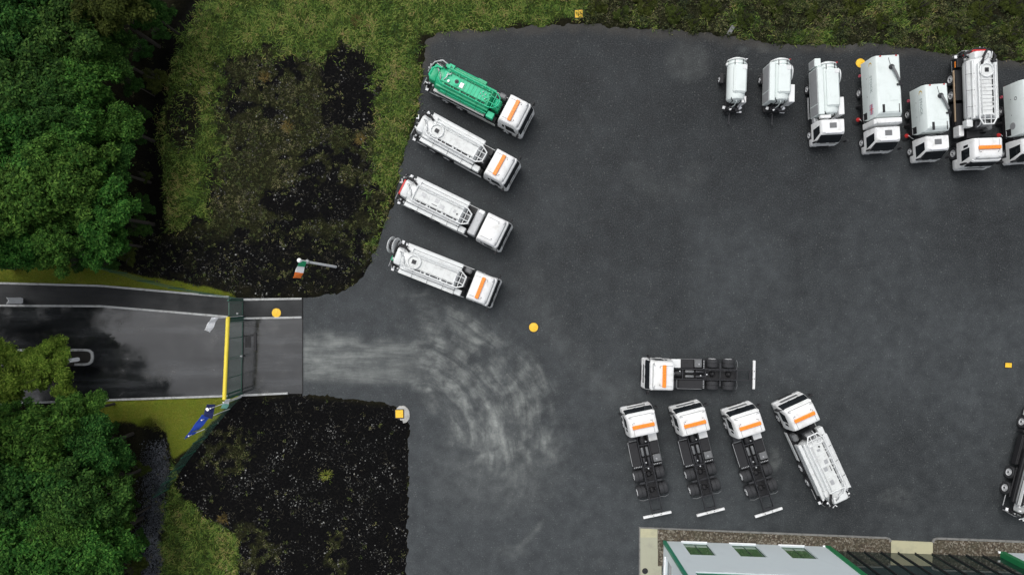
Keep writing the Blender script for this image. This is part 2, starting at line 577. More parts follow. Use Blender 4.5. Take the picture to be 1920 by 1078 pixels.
# ------------------------------------------------------------------ yard of chip-sealed tarmac
def yard_mat():
    m, nt, b = newmat("yard_tarmac")
    tc = nt.nodes.new("ShaderNodeTexCoord").outputs["Object"]
    big = noise(nt, .16, 4, .6, vec=tc); mid = noise(nt, .9, 5, .65, vec=tc); fine = noise(nt, 11, 4, .75, vec=tc)
    grain = nd(nt, "ShaderNodeTexVoronoi", Scale=5.2); nt.links.new(tc, grain.inputs["Vector"])
    grain2 = nd(nt, "ShaderNodeTexVoronoi", Scale=1.6); nt.links.new(tc, grain2.inputs["Vector"])
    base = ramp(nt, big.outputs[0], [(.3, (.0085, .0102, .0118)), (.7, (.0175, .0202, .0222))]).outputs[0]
    base = mix(nt, attr(nt, "dry"), base, (.046, .052, .056))  # this mask only shifts the tone from dark to paler grey
    f1 = ramp(nt, fine.outputs[0], [(.44, 0.0), (.58, .30), (.70, 1.0)]).outputs[0]
    c = mix(nt, f1, base, (.092, .099, .104))
    g = ramp(nt, grain.outputs["Distance"], [(.16, 1.0), (.32, 0.0)])
    sel = ramp(nt, grain.outputs["Color"], [(.60, 0.0), (.85, 1.0)])
    gm = math_(nt, 'MULTIPLY', g.outputs[0], sel.outputs[0])
    gm = math_(nt, 'MULTIPLY', gm, .32)
    c = mix(nt, gm, c, (.19, .195, .19))
    g2 = ramp(nt, grain2.outputs["Distance"], [(.025, 1.0), (.05, 0.0)])
    sel2 = ramp(nt, grain2.outputs["Color"], [(.62, 0.0), (.75, 1.0)])
    c = mix(nt, math_(nt, 'MULTIPLY', math_(nt, 'MULTIPLY', g2.outputs[0], sel2.outputs[0]), .3), c, (.22, .22, .21))
    # dried mud carried in from the gate
    br = math_(nt, 'MULTIPLY_ADD', mid.outputs[0], .9, -.45)
    def streak(u, v, su, sv, lo, hi, gain):
        cv = nt.nodes.new("ShaderNodeCombineXYZ")
        nt.links.new(math_(nt, 'MULTIPLY', u, su), cv.inputs[0]); nt.links.new(math_(nt, 'MULTIPLY', v, sv), cv.inputs[1])
        n_ = noise(nt, 1.0, 6, .68, vec=cv.outputs[0]); n_.inputs["Distortion"].default_value = .2
        return ramp(nt, n_.outputs[0], [(lo, 0.0), (hi, gain)]).outputs[0]
    sx = nt.nodes.new("ShaderNodeSeparateXYZ"); nt.links.new(tc, sx.inputs[0])
    k1 = streak(sx.outputs[0], sx.outputs[1], .22, 1.5, .40, .72, 1.0)
    k2 = streak(attr(nt, "fr"), attr(nt, "ft"), 1.2, .17, .40, .70, 1.0)
    bl = ramp(nt, mid.outputs[0], [(.35, .35), (.65, 1.0)]).outputs[0]
    d1 = math_(nt, 'MULTIPLY', attr(nt, "w1"), math_(nt, 'MULTIPLY_ADD', k1, .55, .24))
    d2 = math_(nt, 'MULTIPLY', math_(nt, 'MULTIPLY', attr(nt, "w2"), math_(nt, 'MULTIPLY_ADD', k2, .78, .13)), bl)
    d = math_(nt, 'MAXIMUM', d1, d2)
    d = math_(nt, 'ADD', d, math_(nt, 'MULTIPLY_ADD', br, attr(nt, "dust"), attr(nt, "dust")))
    c = mix(nt, d, c, (.26, .275, .265))
    c = mix(nt, math_(nt, 'MULTIPLY', attr(nt, "mud"), .7), c, (.060, .055, .048))
    dk = ramp(nt, mid.outputs[0], [(.34, (.70, .71, .72)), (.64, (1.12, 1.12, 1.11))]).outputs[0]
    mm = nt.nodes.new("ShaderNodeMix"); mm.data_type = 'RGBA'; mm.blend_type = 'MULTIPLY'; mm.inputs[0].default_value = 1
    nt.links.new(c, mm.inputs[6]); nt.links.new(dk, mm.inputs[7])
    nt.links.new(mm.outputs[2], b.inputs["Base Color"])
    rr = ramp(nt, mid.outputs[0], [(.3, .62), (.7, .85)])
    nt.links.new(rr.outputs[0], b.inputs["Roughness"])
    b.inputs["Specular IOR Level"].default_value = .25
    bp = nd(nt, "ShaderNodeBump", Strength=.5, Distance=.02)
    nt.links.new(fine.outputs[0], bp.inputs["Height"]); nt.links.new(bp.outputs[0], b.inputs["Normal"])
    return m


def yardz(X, Y):
    PX = X * S + CX; PY = CY - Y * S
    # mud smear: straight in from the gate, then fanning round to the south
    w1 = sm(560, 575, PX) * sm(860, 700, PX) * sm(612, 640, PY + (PX - 570) * -.05 + (fbm(PX / 30, PY / 20, 5) - .5) * 40) * sm(722, 700, PY - (PX - 570) * .04)
    s1 = fbm(PX / 70, PY / 11, 51)
    cx, cy = 740, 850
    PX0, PY0 = PX, PY
    PX = PX + (fbm(PX0 / 90, PY0 / 90, 101) - .5) * 34; PY = PY + (fbm(PX0 / 90, PY0 / 90, 103) - .5) * 34
    r = np.hypot(PX - cx, PY - cy); th = np.degrees(np.arctan2(PY - cy, PX - cx))
    s2 = fbm(r / 10, th / 16, 53); s3 = fbm(r / 24, th / 9, 57)
    PX, PY = PX0, PY0
    ed = (fbm(PX / 40, PY / 40, 61) - .5) * 70
    bl_ = sm(.45, .75, fbm(PX / 20, PY / 16, 107))
    w2 = sm(105, 150, r + ed) * sm(330, 265, r + ed) * sm(-96, -70, th) * sm(24, -6, th + ed * .2)
    dust = .12 * w2 * bl_ * sm(.4, .6, s3)
    dust = dust + .38 * np.clip(blob(PX, PY, 928, 830, 22, 55) * 1.5, 0, 1) * sm(.35, .6, s2)
    dust = dust + .10 * np.clip(blob(PX, PY, 930, 880, 150, 110), 0, 1) + .10 * np.clip(blob(PX, PY, 1290, 115, 50, 45) * 1.4, 0, 1)
    # faint old tyre arcs and stains
    for (ax, ay, ar, t0, t1, wd, am) in ((905, 915, 128, 25, 62, 5, .20), (1320, 450, 330, 100, 175, 26, .05), (1250, 300, 60, 0, 360, 20, .04)):
        rr = np.hypot(PX - ax, PY - ay); tt = np.degrees(np.arctan2(PY - ay, PX - ax))
        dust = dust + am * np.exp(-((rr - ar) / wd) ** 2) * sm(t0, t0 + 8, tt) * sm(t1, t1 - 8, tt)
    for (bx, by, rx, ry, am) in ((1185, 850, 12, 18, .16), (1452, 860, 14, 26, .18), (1680, 930, 40, 22, .10), (1127, 1055, 6, 12, .25), (1415, 92, 40, 10, .12), (1580, 80, 60, 14, .1), (960, 1035, 40, 14, .10)):
        dust = dust + am * np.clip(blob(PX, PY, bx, by, rx, ry) * 1.6, 0, 1) * sm(.3, .6, fbm(PX / 12, PY / 12, 71))
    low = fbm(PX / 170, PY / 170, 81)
    dry = np.clip(.12 + .55 * sm(330, 900, PY) * sm(1500, 900, PX) + .30 * sm(300, 620, PY) + (low - .5) * 1.1 + (fbm(PX / 55, PY / 75, 83) - .5) * .45 + .16 * sm(120, 330, PY), 0, 1)  # tone map: darker at the top, lighter towards bottom centre, random patches
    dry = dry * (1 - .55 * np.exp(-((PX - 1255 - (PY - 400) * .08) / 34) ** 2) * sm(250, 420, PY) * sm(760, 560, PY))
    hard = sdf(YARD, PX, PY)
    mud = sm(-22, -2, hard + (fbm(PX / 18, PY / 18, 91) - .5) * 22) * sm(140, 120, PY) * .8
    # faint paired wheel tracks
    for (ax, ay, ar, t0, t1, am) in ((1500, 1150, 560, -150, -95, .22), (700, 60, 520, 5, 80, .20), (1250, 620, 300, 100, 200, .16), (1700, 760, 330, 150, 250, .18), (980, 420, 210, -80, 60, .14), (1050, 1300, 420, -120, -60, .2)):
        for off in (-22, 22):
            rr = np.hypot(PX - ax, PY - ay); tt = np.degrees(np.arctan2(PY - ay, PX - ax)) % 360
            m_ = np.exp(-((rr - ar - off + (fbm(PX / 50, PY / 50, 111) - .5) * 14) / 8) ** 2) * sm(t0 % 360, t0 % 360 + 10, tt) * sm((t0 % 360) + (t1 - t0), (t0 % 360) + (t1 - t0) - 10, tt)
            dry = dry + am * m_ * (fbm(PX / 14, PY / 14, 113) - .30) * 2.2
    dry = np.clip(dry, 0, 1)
    w2s = w2 * sm(.30, .55, fbm(PX / 45, PY / 45, 117))
    w2s = np.clip(w2s + .7 * np.clip(blob(PX, PY, 928, 830, 26, 60) * 1.6, 0, 1) + .5 * np.clip(blob(PX, PY, 815, 745, 26, 34) * 1.6, 0, 1) + .5 * np.clip(blob(PX, PY, 1000, 720, 26, 60) * 1.6, 0, 1), 0, 1)
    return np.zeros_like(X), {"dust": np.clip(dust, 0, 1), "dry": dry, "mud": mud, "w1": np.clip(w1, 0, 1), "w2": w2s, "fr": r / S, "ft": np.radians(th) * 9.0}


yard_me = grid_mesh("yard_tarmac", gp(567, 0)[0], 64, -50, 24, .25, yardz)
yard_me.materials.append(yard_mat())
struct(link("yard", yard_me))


# ------------------------------------------------------------------ entrance road, footpath, kerbs
def road_mat(name, wet):
    m, nt, b = newmat(name)
    tc = nt.nodes.new("ShaderNodeTexCoord").outputs["Object"]
    mp = nt.nodes.new("ShaderNodeMapping"); mp.inputs["Scale"].default_value = (.12, .9, 1)
    nt.links.new(tc, mp.inputs[0])
    st = noise(nt, 1.0, 5, .6, vec=mp.outputs[0]); n2 = noise(nt, .7, 4, .6, vec=tc); fine = noise(nt, 18, 3, .7, vec=tc)
    c = ramp(nt, st.outputs[0], [(.34, (.006, .0066, .0075) if wet else (.008, .009, .010)), (.5, (.016, .0175, .019) if wet else (.013, .0145, .016)), (.68, (.040, .043, .046) if wet else (.022, .024, .026))]).outputs[0]
    sp = ramp(nt, fine.outputs[0], [(.55, 0.0), (.75, .35)]).outputs[0]
    c = mix(nt, sp, c, (.06, .063, .066))
    nt.links.new(c, b.inputs["Base Color"])
    if wet:
        rr = ramp(nt, n2.outputs[0], [(.38, .06), (.52, .14), (.72, .32)])
    else:
        rr = ramp(nt, n2.outputs[0], [(.3, .35), (.7, .7)])
    nt.links.new(rr.outputs[0], b.inputs["Roughness"])
    b.inputs["IOR"].default_value = 1.5
    b.inputs["Specular IOR Level"].default_value = 1.0 if wet else .3
    bp = nd(nt, "ShaderNodeBump", Strength=.04 if wet else .25, Distance=.01)
    nt.links.new(fine.outputs[0], bp.inputs["Height"]); nt.links.new(bp.outputs[0], b.inputs["Normal"])
    return m


WETROAD = road_mat("wet_tarmac", True)
DAMP = road_mat("damp_tarmac", False)
KERB = plain("pale_concrete_kerb", (.40, .41, .41), .85, var=.12, scale=2.5, dirt=(.22, .22, .21))
KERBD = plain("weathered_kerb", (.20, .20, .19), .9, var=.2, scale=2.5, dirt=(.10, .10, .09))


def sheet(name, pxs, z, mat, thick=0.0):
    m = MB(); pts = [gp(*p) for p in pxs]
    n = len(pts)
    if thick:
        m.loft([[(x, y, z - thick) for x, y in pts], [(x, y, z) for x, y in pts]])
    else:
        m.add([(x, y, z) for x, y in pts], [tuple(range(n))])
    me = m.mesh(name, mat, 0)
    o = link(name, me)
    if me.polygons[0].normal.z < 0 and not thick: me.flip_normals()
    return o


def strip(name, pxs, w, z0, z1, mat, close=False):
    """kerb of width w along photograph points"""
    P = [Vector(gp(*p)) for p in pxs]
    n = len(P); rings = []
    for i, p in enumerate(P):
        a = P[i - 1] if (i > 0 or close) else None
        b = P[(i + 1) % n] if (i < n - 1 or close) else None
        t = ((b - p).normalized() if b is not None else Vector((0, 0))) + ((p - a).normalized() if a is not None else Vector((0, 0)))
        t.normalize(); nn = Vector((-t.y, t.x)) * w / 2
        q0, q1 = p + nn, p - nn
        c = .02
        rings.append([(q0.x, q0.y, z0), (q0.x, q0.y, z1 - c), (q0.x * .9 + q1.x * .1, q0.y * .9 + q1.y * .1, z1),
                      (q0.x * .1 + q1.x * .9, q0.y * .1 + q1.y * .9, z1), (q1.x, q1.y, z1 - c), (q1.x, q1.y, z0)])
    if close: rings.append(rings[0])
    m = MB(); m.loft(rings, cap=not close)
    return link(name, m.mesh(name, mat, 30))


KT = [(-700, 505), (0, 531), (190, 536), (430, 557)]
KM = [(-700, 566), (0, 573), (190, 574), (300, 583), (428, 594)]
KB = [(-700, 782), (0, 757), (220, 749), (428, 742)]
struct(sheet("road", [(-700, 566), (0, 573), (190, 574), (428, 594), (567, 595), (567, 738), (540, 738), (428, 742), (0, 757), (-700, 782)], 0.0, WETROAD))
struct(sheet("footpath", [(-700, 506), (0, 532), (190, 537), (430, 558), (567, 559), (567, 594), (428, 593), (190, 573.2), (0, 572.2), (-700, 565)], .07, DAMP, .2))
for nm, pts in (("kerb", KT), ("kerb", KM), ("kerb", KB), ("kerb", [(457, 562), (566, 560)]), ("kerb", [(457, 597), (566, 595)]), ("kerb", [(452, 741), (540, 737)])):
    struct(strip(nm, pts, .17, -.15, .11, KERB))
JOINT = plain("dark_joint_sealant", (.010, .010, .011), .8, var=.2, scale=5)
struct(strip("road_joint", [(567.5, 559), (567.5, 738)], .10, -.05, .012, JOINT))

# traffic island in the entrance road
isl = [(-200, 657), (160, 656), (168, 657), (173, 661), (174, 667), (174, 672), (172, 678), (167, 682), (160, 683), (-200, 684)]
ISOIL = plain("island_soil", (.018, .016, .013), .95, var=.4, scale=6)
struct(sheet("traffic_island", isl, .08, ISOIL, .2))
struct(strip("island_kerb", isl, .20, -.1, .13, KERB, True))
# ------------------------------------------------------------------ shared vehicle pieces (local frame: x forward, origin on the ground below the front bumper)
def rring(xf, xb, hw, rf, rb, z):
    """rounded-rectangle ring: 20 points, starting at the front right corner"""
    pts = []
    for (cx, cy, r, a0) in ((xf - rf, -hw + rf, rf, -90), (xf - rf, hw - rf, rf, 0), (xb + rb, hw - rb, rb, 90), (xb + rb, -hw + rb, rb, 180)):
        for k in range(5):
            a = R(a0 + 22.5 * k)
            pts.append((cx + r * math.cos(a), cy + r * math.sin(a), z))
    return pts


class Skin:
    """stack of rounded rings that can also give raised patches of its own surface"""

    def __init__(s, rows):
        s.rows = rows            # (z, xf, xb, hw, rf, rb)

    def at(s, z):
        rw = s.rows
        for a, b in zip(rw[:-1], rw[1:]):
            if a[0] <= z <= b[0]:
                t = (z - a[0]) / (b[0] - a[0])
                v = [p + (q - p) * t for p, q in zip(a, b)]
                return rring(v[1], v[2], v[3], v[4], v[5], z)
        v = rw[-1] if z > rw[-1][0] else rw[0]
        return rring(v[1], v[2], v[3], v[4], v[5], z)

    def body(s, m):
        m.loft([rring(r[1], r[2], r[3], r[4], r[5], r[0]) for r in s.rows])

    def pt(s, z, i, off=0.0):
        ring = s.at(z)
        k = int(math.floor(i)) % 20; f = i - math.floor(i)
        a = Vector(ring[k]); b = Vector(ring[(k + 1) % 20])
        p = a.lerp(b, f)
        i2 = i + .02
        k2 = int(math.floor(i2)) % 20
        q = Vector(ring[k2]).lerp(Vector(ring[(k2 + 1) % 20]), i2 - math.floor(i2))
        t = q - p
        n = Vector((t.y, -t.x, 0))
        if n.length < 1e-9: n = Vector((1, 0, 0))
        return p + n.normalized() * off

    def patch(s, m, zs, iis, off=.006):
        nz, ni = len(zs), len(iis)
        out = [tuple(s.pt(z if not callable(z) else z, i, off)) for z in zs for i in iis]
        inn = [tuple(s.pt(z, i, -.01)) for z in zs for i in iis]
        F = []
        for a in range(nz - 1):
            for b in range(ni - 1):
                F.append((a * ni + b, a * ni + b + 1, (a + 1) * ni + b + 1, (a + 1) * ni + b))
        o = nz * ni
        edge = [b for b in range(ni)] + [a * ni + ni - 1 for a in range(1, nz)] + [(nz - 1) * ni + b for b in range(ni - 2, -1, -1)] + [a * ni for a in range(nz - 2, 0, -1)]
        for p, q in zip(edge, edge[1:] + edge[:1]):
            F.append((q, p, p + o, q + o))
        m.add(out + inn, F)


def lin(a, b, n):
    return [a + (b - a) * i / (n - 1) for i in range(n)]


def tyre_prof(r, w, dual=False):
    h = w / 2; e = .06
    p = [(r * .58, -h + .02), (r * .9, -h), (r * .98, -h + e * .6), (r, -h + e * 1.6)]
    if dual: p += [(r, -.03), (r * .93, -.012), (r * .93, .012), (r, .03)]
    p += [(r, h - e * 1.6), (r * .98, h - e * .6), (r * .9, h), (r * .58, h - .02), (r * .58, -h + .02)]
    return p


def wheel(root, x, y, r=.5, w=.32, dual=False, rim=None):
    rim = rim or RIM
    sgn = 1 if y > 0 else -1
    o = part(("tyre", r, w, dual), "wheel", TYRE, root, lambda m: m.lathe(tyre_prof(r, w, dual), n=28), (x, y, r), (0, 0, 0 if sgn > 0 else math.pi))
    h = w / 2

    def rimf(m):
        m.lathe([(r * .60, h - .05), (r * .57, h - .005), (r * .50, h - .02), (r * .44, h - .09), (r * .26, h - .07), (r * .22, h + .0), (.0, h + .01)], n=24)
    part(("rim", r, w), "rim", rim, o, rimf)

    def nutf(m):
        m.lathe([(r * .13, h + .0), (r * .12, h + .05), (0, h + .055)], n=12)
    part(("hub", r, w), "hub", DGREY, o, nutf)
    return o


HCAB = Skin([(1.02, -.02, -2.13, 1.24, .16, .06), (1.35, -.02, -2.16, 1.25, .18, .06), (1.60, -.06, -2.16, 1.24, .20, .06), (2.42, -.34, -2.15, 1.18, .22, .07),
             (2.62, -.42, -2.14, 1.15, .24, .08), (2.80, -.50, -2.12, 1.11, .26, .10), (2.89, -.58, -2.08, 1.06, .28, .12), (2.94, -.74, -2.00, .96, .25, .12), (2.955, -.95, -1.88, .80, .2, .1)])
HBUMP = Skin([(.38, -.08, -.82, 1.18, .16, .03), (.50, 0, -.85, 1.24, .18, .03), (.95, .02, -.85, 1.25, .18, .03), (1.015, .0, -.85, 1.24, .18, .03)])


def heavy_cab(root, beacon=True, roofwide=False):
    c = part("hcab", "cab", WHITE, root, HCAB.body)
    part("hscreen", "windscreen", GLASS, c, lambda m: HCAB.patch(m, lin(1.68, 2.42, 6), [2.2, 3, 4] + lin(4.2, 4.8, 5) + [5, 6, 6.8]))
    for s in (0, 1):
        i0, i1 = (9.14, 9.62) if s == 0 else (19.86, 19.38)
        q0, q1 = (9.68, 9.80) if s == 0 else (19.32, 19.20)
        part(("hwin", s), "side_window", GLASS, c, lambda m, a=i0, b=i1: HCAB.patch(m, lin(1.56, 2.40, 4), sorted([a, b])))
        part(("hwin2", s), "quarter_window", GLASS, c, lambda m, a=q0, b=q1: HCAB.patch(m, lin(1.80, 2.26, 3), sorted([a, b])))
    part("hvisor", "sun_visor", WHITE, c, lambda m: HCAB.patch(m, [2.47, 2.50, 2.60, 2.63], [1.6, 2.2, 3, 4, 4.5, 5, 6, 6.8, 7.4], .075))
    part("hvisgap", "roof_seam", MGREY, c, lambda m: HCAB.patch(m, [2.78, 2.80, 2.815], [1.8, 3, 4, 4.5, 5, 6, 7.2], .004))
    for y in (-.80, .80):
        bpart("roof_seam", MGREY, c, -2.0, -.98, y - .012, y + .012, 2.93, 2.968, .004)
        part("hdot", "roof_aerial", BLACK, c, lambda m: m.cyl((0, 0, 0), (0, 0, .05), .035, 10), (-1.0, y * .86, 2.94))
        part("hmark", "marker_lamp", LGREY, c, lambda m: m.box(-.05, .05, -.14, .14, -.02, .03, .02), (-.60, y * 1.08, 2.875), (0, .35, .25 * (1 if y < 0 else -1)))
    b = part("hbump", "front_bumper", WHITE, root, HBUMP.body)
    bpart("lower_grille", BLACK, b, .0, .035, -.62, .62, .48, .74, .01)
    part("hgrille", "grille", MGREY, c, lambda m: HCAB.patch(m, lin(1.12, 1.5, 3), lin(4.15, 4.85, 4), .012))
    for y in (-.98, .98):
        bpart("headlight", SILVER, b, -.08, .045, y - .17, y + .17, .60, .86, .03)
    for y in (-1, 1):
        part(("harch", y), "wheel_arch", BLACK, root, lambda m: m.lathe([(.58, -.2), (.62, -.2), (.62, .2), (.58, .2), (.58, -.2)], n=12, a0=R(5), a1=R(175)), (-1.42, 1.02 * y, .52))
        bpart("step", BLACK, root, -2.25, -2.02, .80 * y, 1.22 * y, .35, .98, .02)
        mr = bpart("mirror", BLACK, root, -.34, -.18, 1.34 * y, 1.58 * y, 1.75, 2.35, .04)
        tpart("mirror_arm", BLACK, root, [(-.30, 1.16 * y, 2.42), (-.2, 1.36 * y, 2.50), (-.26, 1.46 * y, 2.36)], .025)
    tpart("wiper", BLACK, root, [(-.06, -.7, 1.64), (-.13, -.05, 1.80)], .014, 6)
    tpart("wiper", BLACK, root, [(-.06, .1, 1.64), (-.13, .72, 1.80)], .014, 6)
    if beacon:
        bb = bpart("beacon_bar", ORANGE, root, -1.48, -1.19, -.88, .88, 2.975, 3.10, .035)
        for k in range(4):
            bpart("beacon_lens", ORANGED, bb, -.05, .05, -.36 + k * .24 - .03, -.36 + k * .24 + .03, .055, .068, .004)
        for y in (-.62, .62):
            bpart("beacon_foot", MGREY, bb, -.04, .04, y - .05, y + .05, -.10, -.055, .0)
    return c


def chassis(root, end=-8.85, ax=(-1.42, -5.85, -7.18), bare=True):
    for y in (-.42, .42):
        bpart("frame_rail", DGREY, root, -2.1, end, y - .04, y + .04, .84, 1.10, .012)
    xs = [-3.3, -5.15, -6.36, -7.75] + [end + .05]
    for x in xs:
        bpart("crossmember", DGREY, root, x - .05, x + .05, -.378, .378, .90, 1.06, .01)
    wheel(root, ax[0], 1.07); wheel(root, ax[0], -1.07)
    part("axle", "axle", BLACK, root, lambda m: m.cyl((0, -.9, 0), (0, .9, 0), .07, 10), (ax[0], 0, .5))
    for x in ax[1:]:
        for y in (-.90, .90):
            wheel(root, x, y, .52, .70, True)
        a = part("axle2", "axle", BLACK, root, lambda m: m.cyl((0, -.56, 0), (0, .56, 0), .10, 12), (x, 0, .5))
        part("diff", "differential", BLACK, a, lambda m: m.lathe([(0, -.22), (.16, -.2), (.27, -.08), (.27, .08), (.16, .2), (0, .22)], axis='x', n=16))
    if bare:
        # gearbox, air tanks, fuel tanks, battery box, brackets left open by the missing body
        part("gbox", "gearbox", BLACK, root, lambda m: (m.lathe([(0, 0), (.27, .02), (.30, .3), (.22, .5), (.2, .95), (.12, 1.05), (0, 1.06)], axis='x', n=14)), (-3.2, 0, .86))
        bpart("chassis_shade", BLACK, root, -2.2, -7.9, -.52, .52, .40, .50, .02)  # black sheet added for the shadow under the open frame
        for y in (-1, 1):
            bpart("mud_tray", BLACK, root, -4.98, -5.16, .5 * y, 1.22 * y, .55, .98, .02)
            tpart("air_line", BLACK, root, [(-4.9, .30 * y, 1.12), (-6.0, .33 * y, 1.16), (-7.6, .30 * y, 1.12)], .03, 6)
        bpart("gearbox_cover", MGREY, root, -2.62, -2.5, -.12, .1, 1.08, 1.16, .02)
        tpart("propeller_shaft", DGREY, root, [(-3.2, 0, .8), (-5.5, 0, .6)], .06, 10)
        for k, (x0, y) in enumerate(((-3.5, -.2), (-4.35, -.2), (-3.5, .2), (-4.35, .2))):
            part("airt", "air_tank", DGREY if k % 2 else MGREY, root, lambda m: m.lathe([(0, 0), (.09, .01), (.12, .06), (.12, .66), (.09, .71), (0, .72)], axis='x', n=14), (x0 - .72, y, .98))
        bpart("fuel_tank", BLACK, root, -2.95, -4.98, .47, 1.20, .42, 1.0, .04)
        bpart("fuel_tank", BLACK, root, -3.12, -4.2, -1.20, -.47, .42, 1.0, .04)
        bpart("cab_plate", WHITE, root, -2.30, -3.10, -1.20, -.50, 1.03, 1.12, .02)
        bpart("air_filter", DGREY, root, -2.30, -2.72, .55, 1.16, .8, 1.3, .05)
        bpart("exhaust_bracket", MGREY, root, -2.76, -2.86, .5, 1.16, 1.02, 1.14, .02)
        bb = bpart("battery_box", MGREY, root, -4.26, -4.86, -1.18, -.55, .5, 1.06, .04)
        part("cap", "filler_cap", SILVER, bb, lambda m: m.cyl((0, 0, 0), (0, 0, .06), .07, 12), (-.05, .05, .28))
        for y in (-1, 1):
            tpart("side_guard", LGREY if y > 0 else MGREY, root, [(-2.9, 1.21 * y, .92), (-4.9, 1.21 * y, .92)], .028, 6)
            for k in range(5):
                bpart("bracket", LGREY, root, -4.97, -5.06, (.5 + k * .14) * y, (.57 + k * .14) * y, 1.0, 1.06, .01)
            bpart("bracket", DGREY, root, -6.28, -6.44, .50 * y, .95 * y, 1.02, 1.10, .02)
            tpart("mudguard_stay", MGREY, root, [(-7.72, .46 * y, 1.02), (-7.80, .9 * y, .98), (-7.74, 1.2 * y, .86)], .022, 6)
        for x in (-3.8, -4.4, -5.5, -6.0, -6.7, -7.2):
            for y in (-.36, .36):
                bpart("spring_hanger", MGREY if (x * 10) % 2 else DGREY, root, x - .04, x + .04, y - .03 if y > 0 else y, y if y > 0 else y + .03, 1.04, 1.13, .0)
        for p in ((-4.75, .1), (-3.05, -.22), (-5.25, 0)):
            part("fit", "fitting", SILVER, root, lambda m: m.lathe([(0, -.04), (.06, -.03), (.06, .04), (0, .06)], axis='z', n=10), (p[0], p[1], 1.12))
        # lighting board carried behind the bare frame
        rb = part("rearbar", "rear_light_board", WHITE, root, lambda m: m.box(-.10, .10, -1.18, 1.18, -.09, .09, .03), (end - .43, 0, .62))
        for y in (-.3, .32):
            bpart("board_bolt", MGREY, rb, -.03, .03, y - .05, y + .05, .085, .10, .0)
        for y in (-.36, .36):
            tpart("board_bracket", DGREY, root, [(end + .02, y, .86), (end - .10, y, .62), (end - .40, y, .62)], .045, 6)


# ------------------------------------------------------------------ vacuum tanker
def ellipse_ring(x, ry, rz, zc, n=36):
    return [(x, ry * math.cos(2 * math.pi * k / n), zc + rz * math.sin(2 * math.pi * k / n)) for k in range(n)]


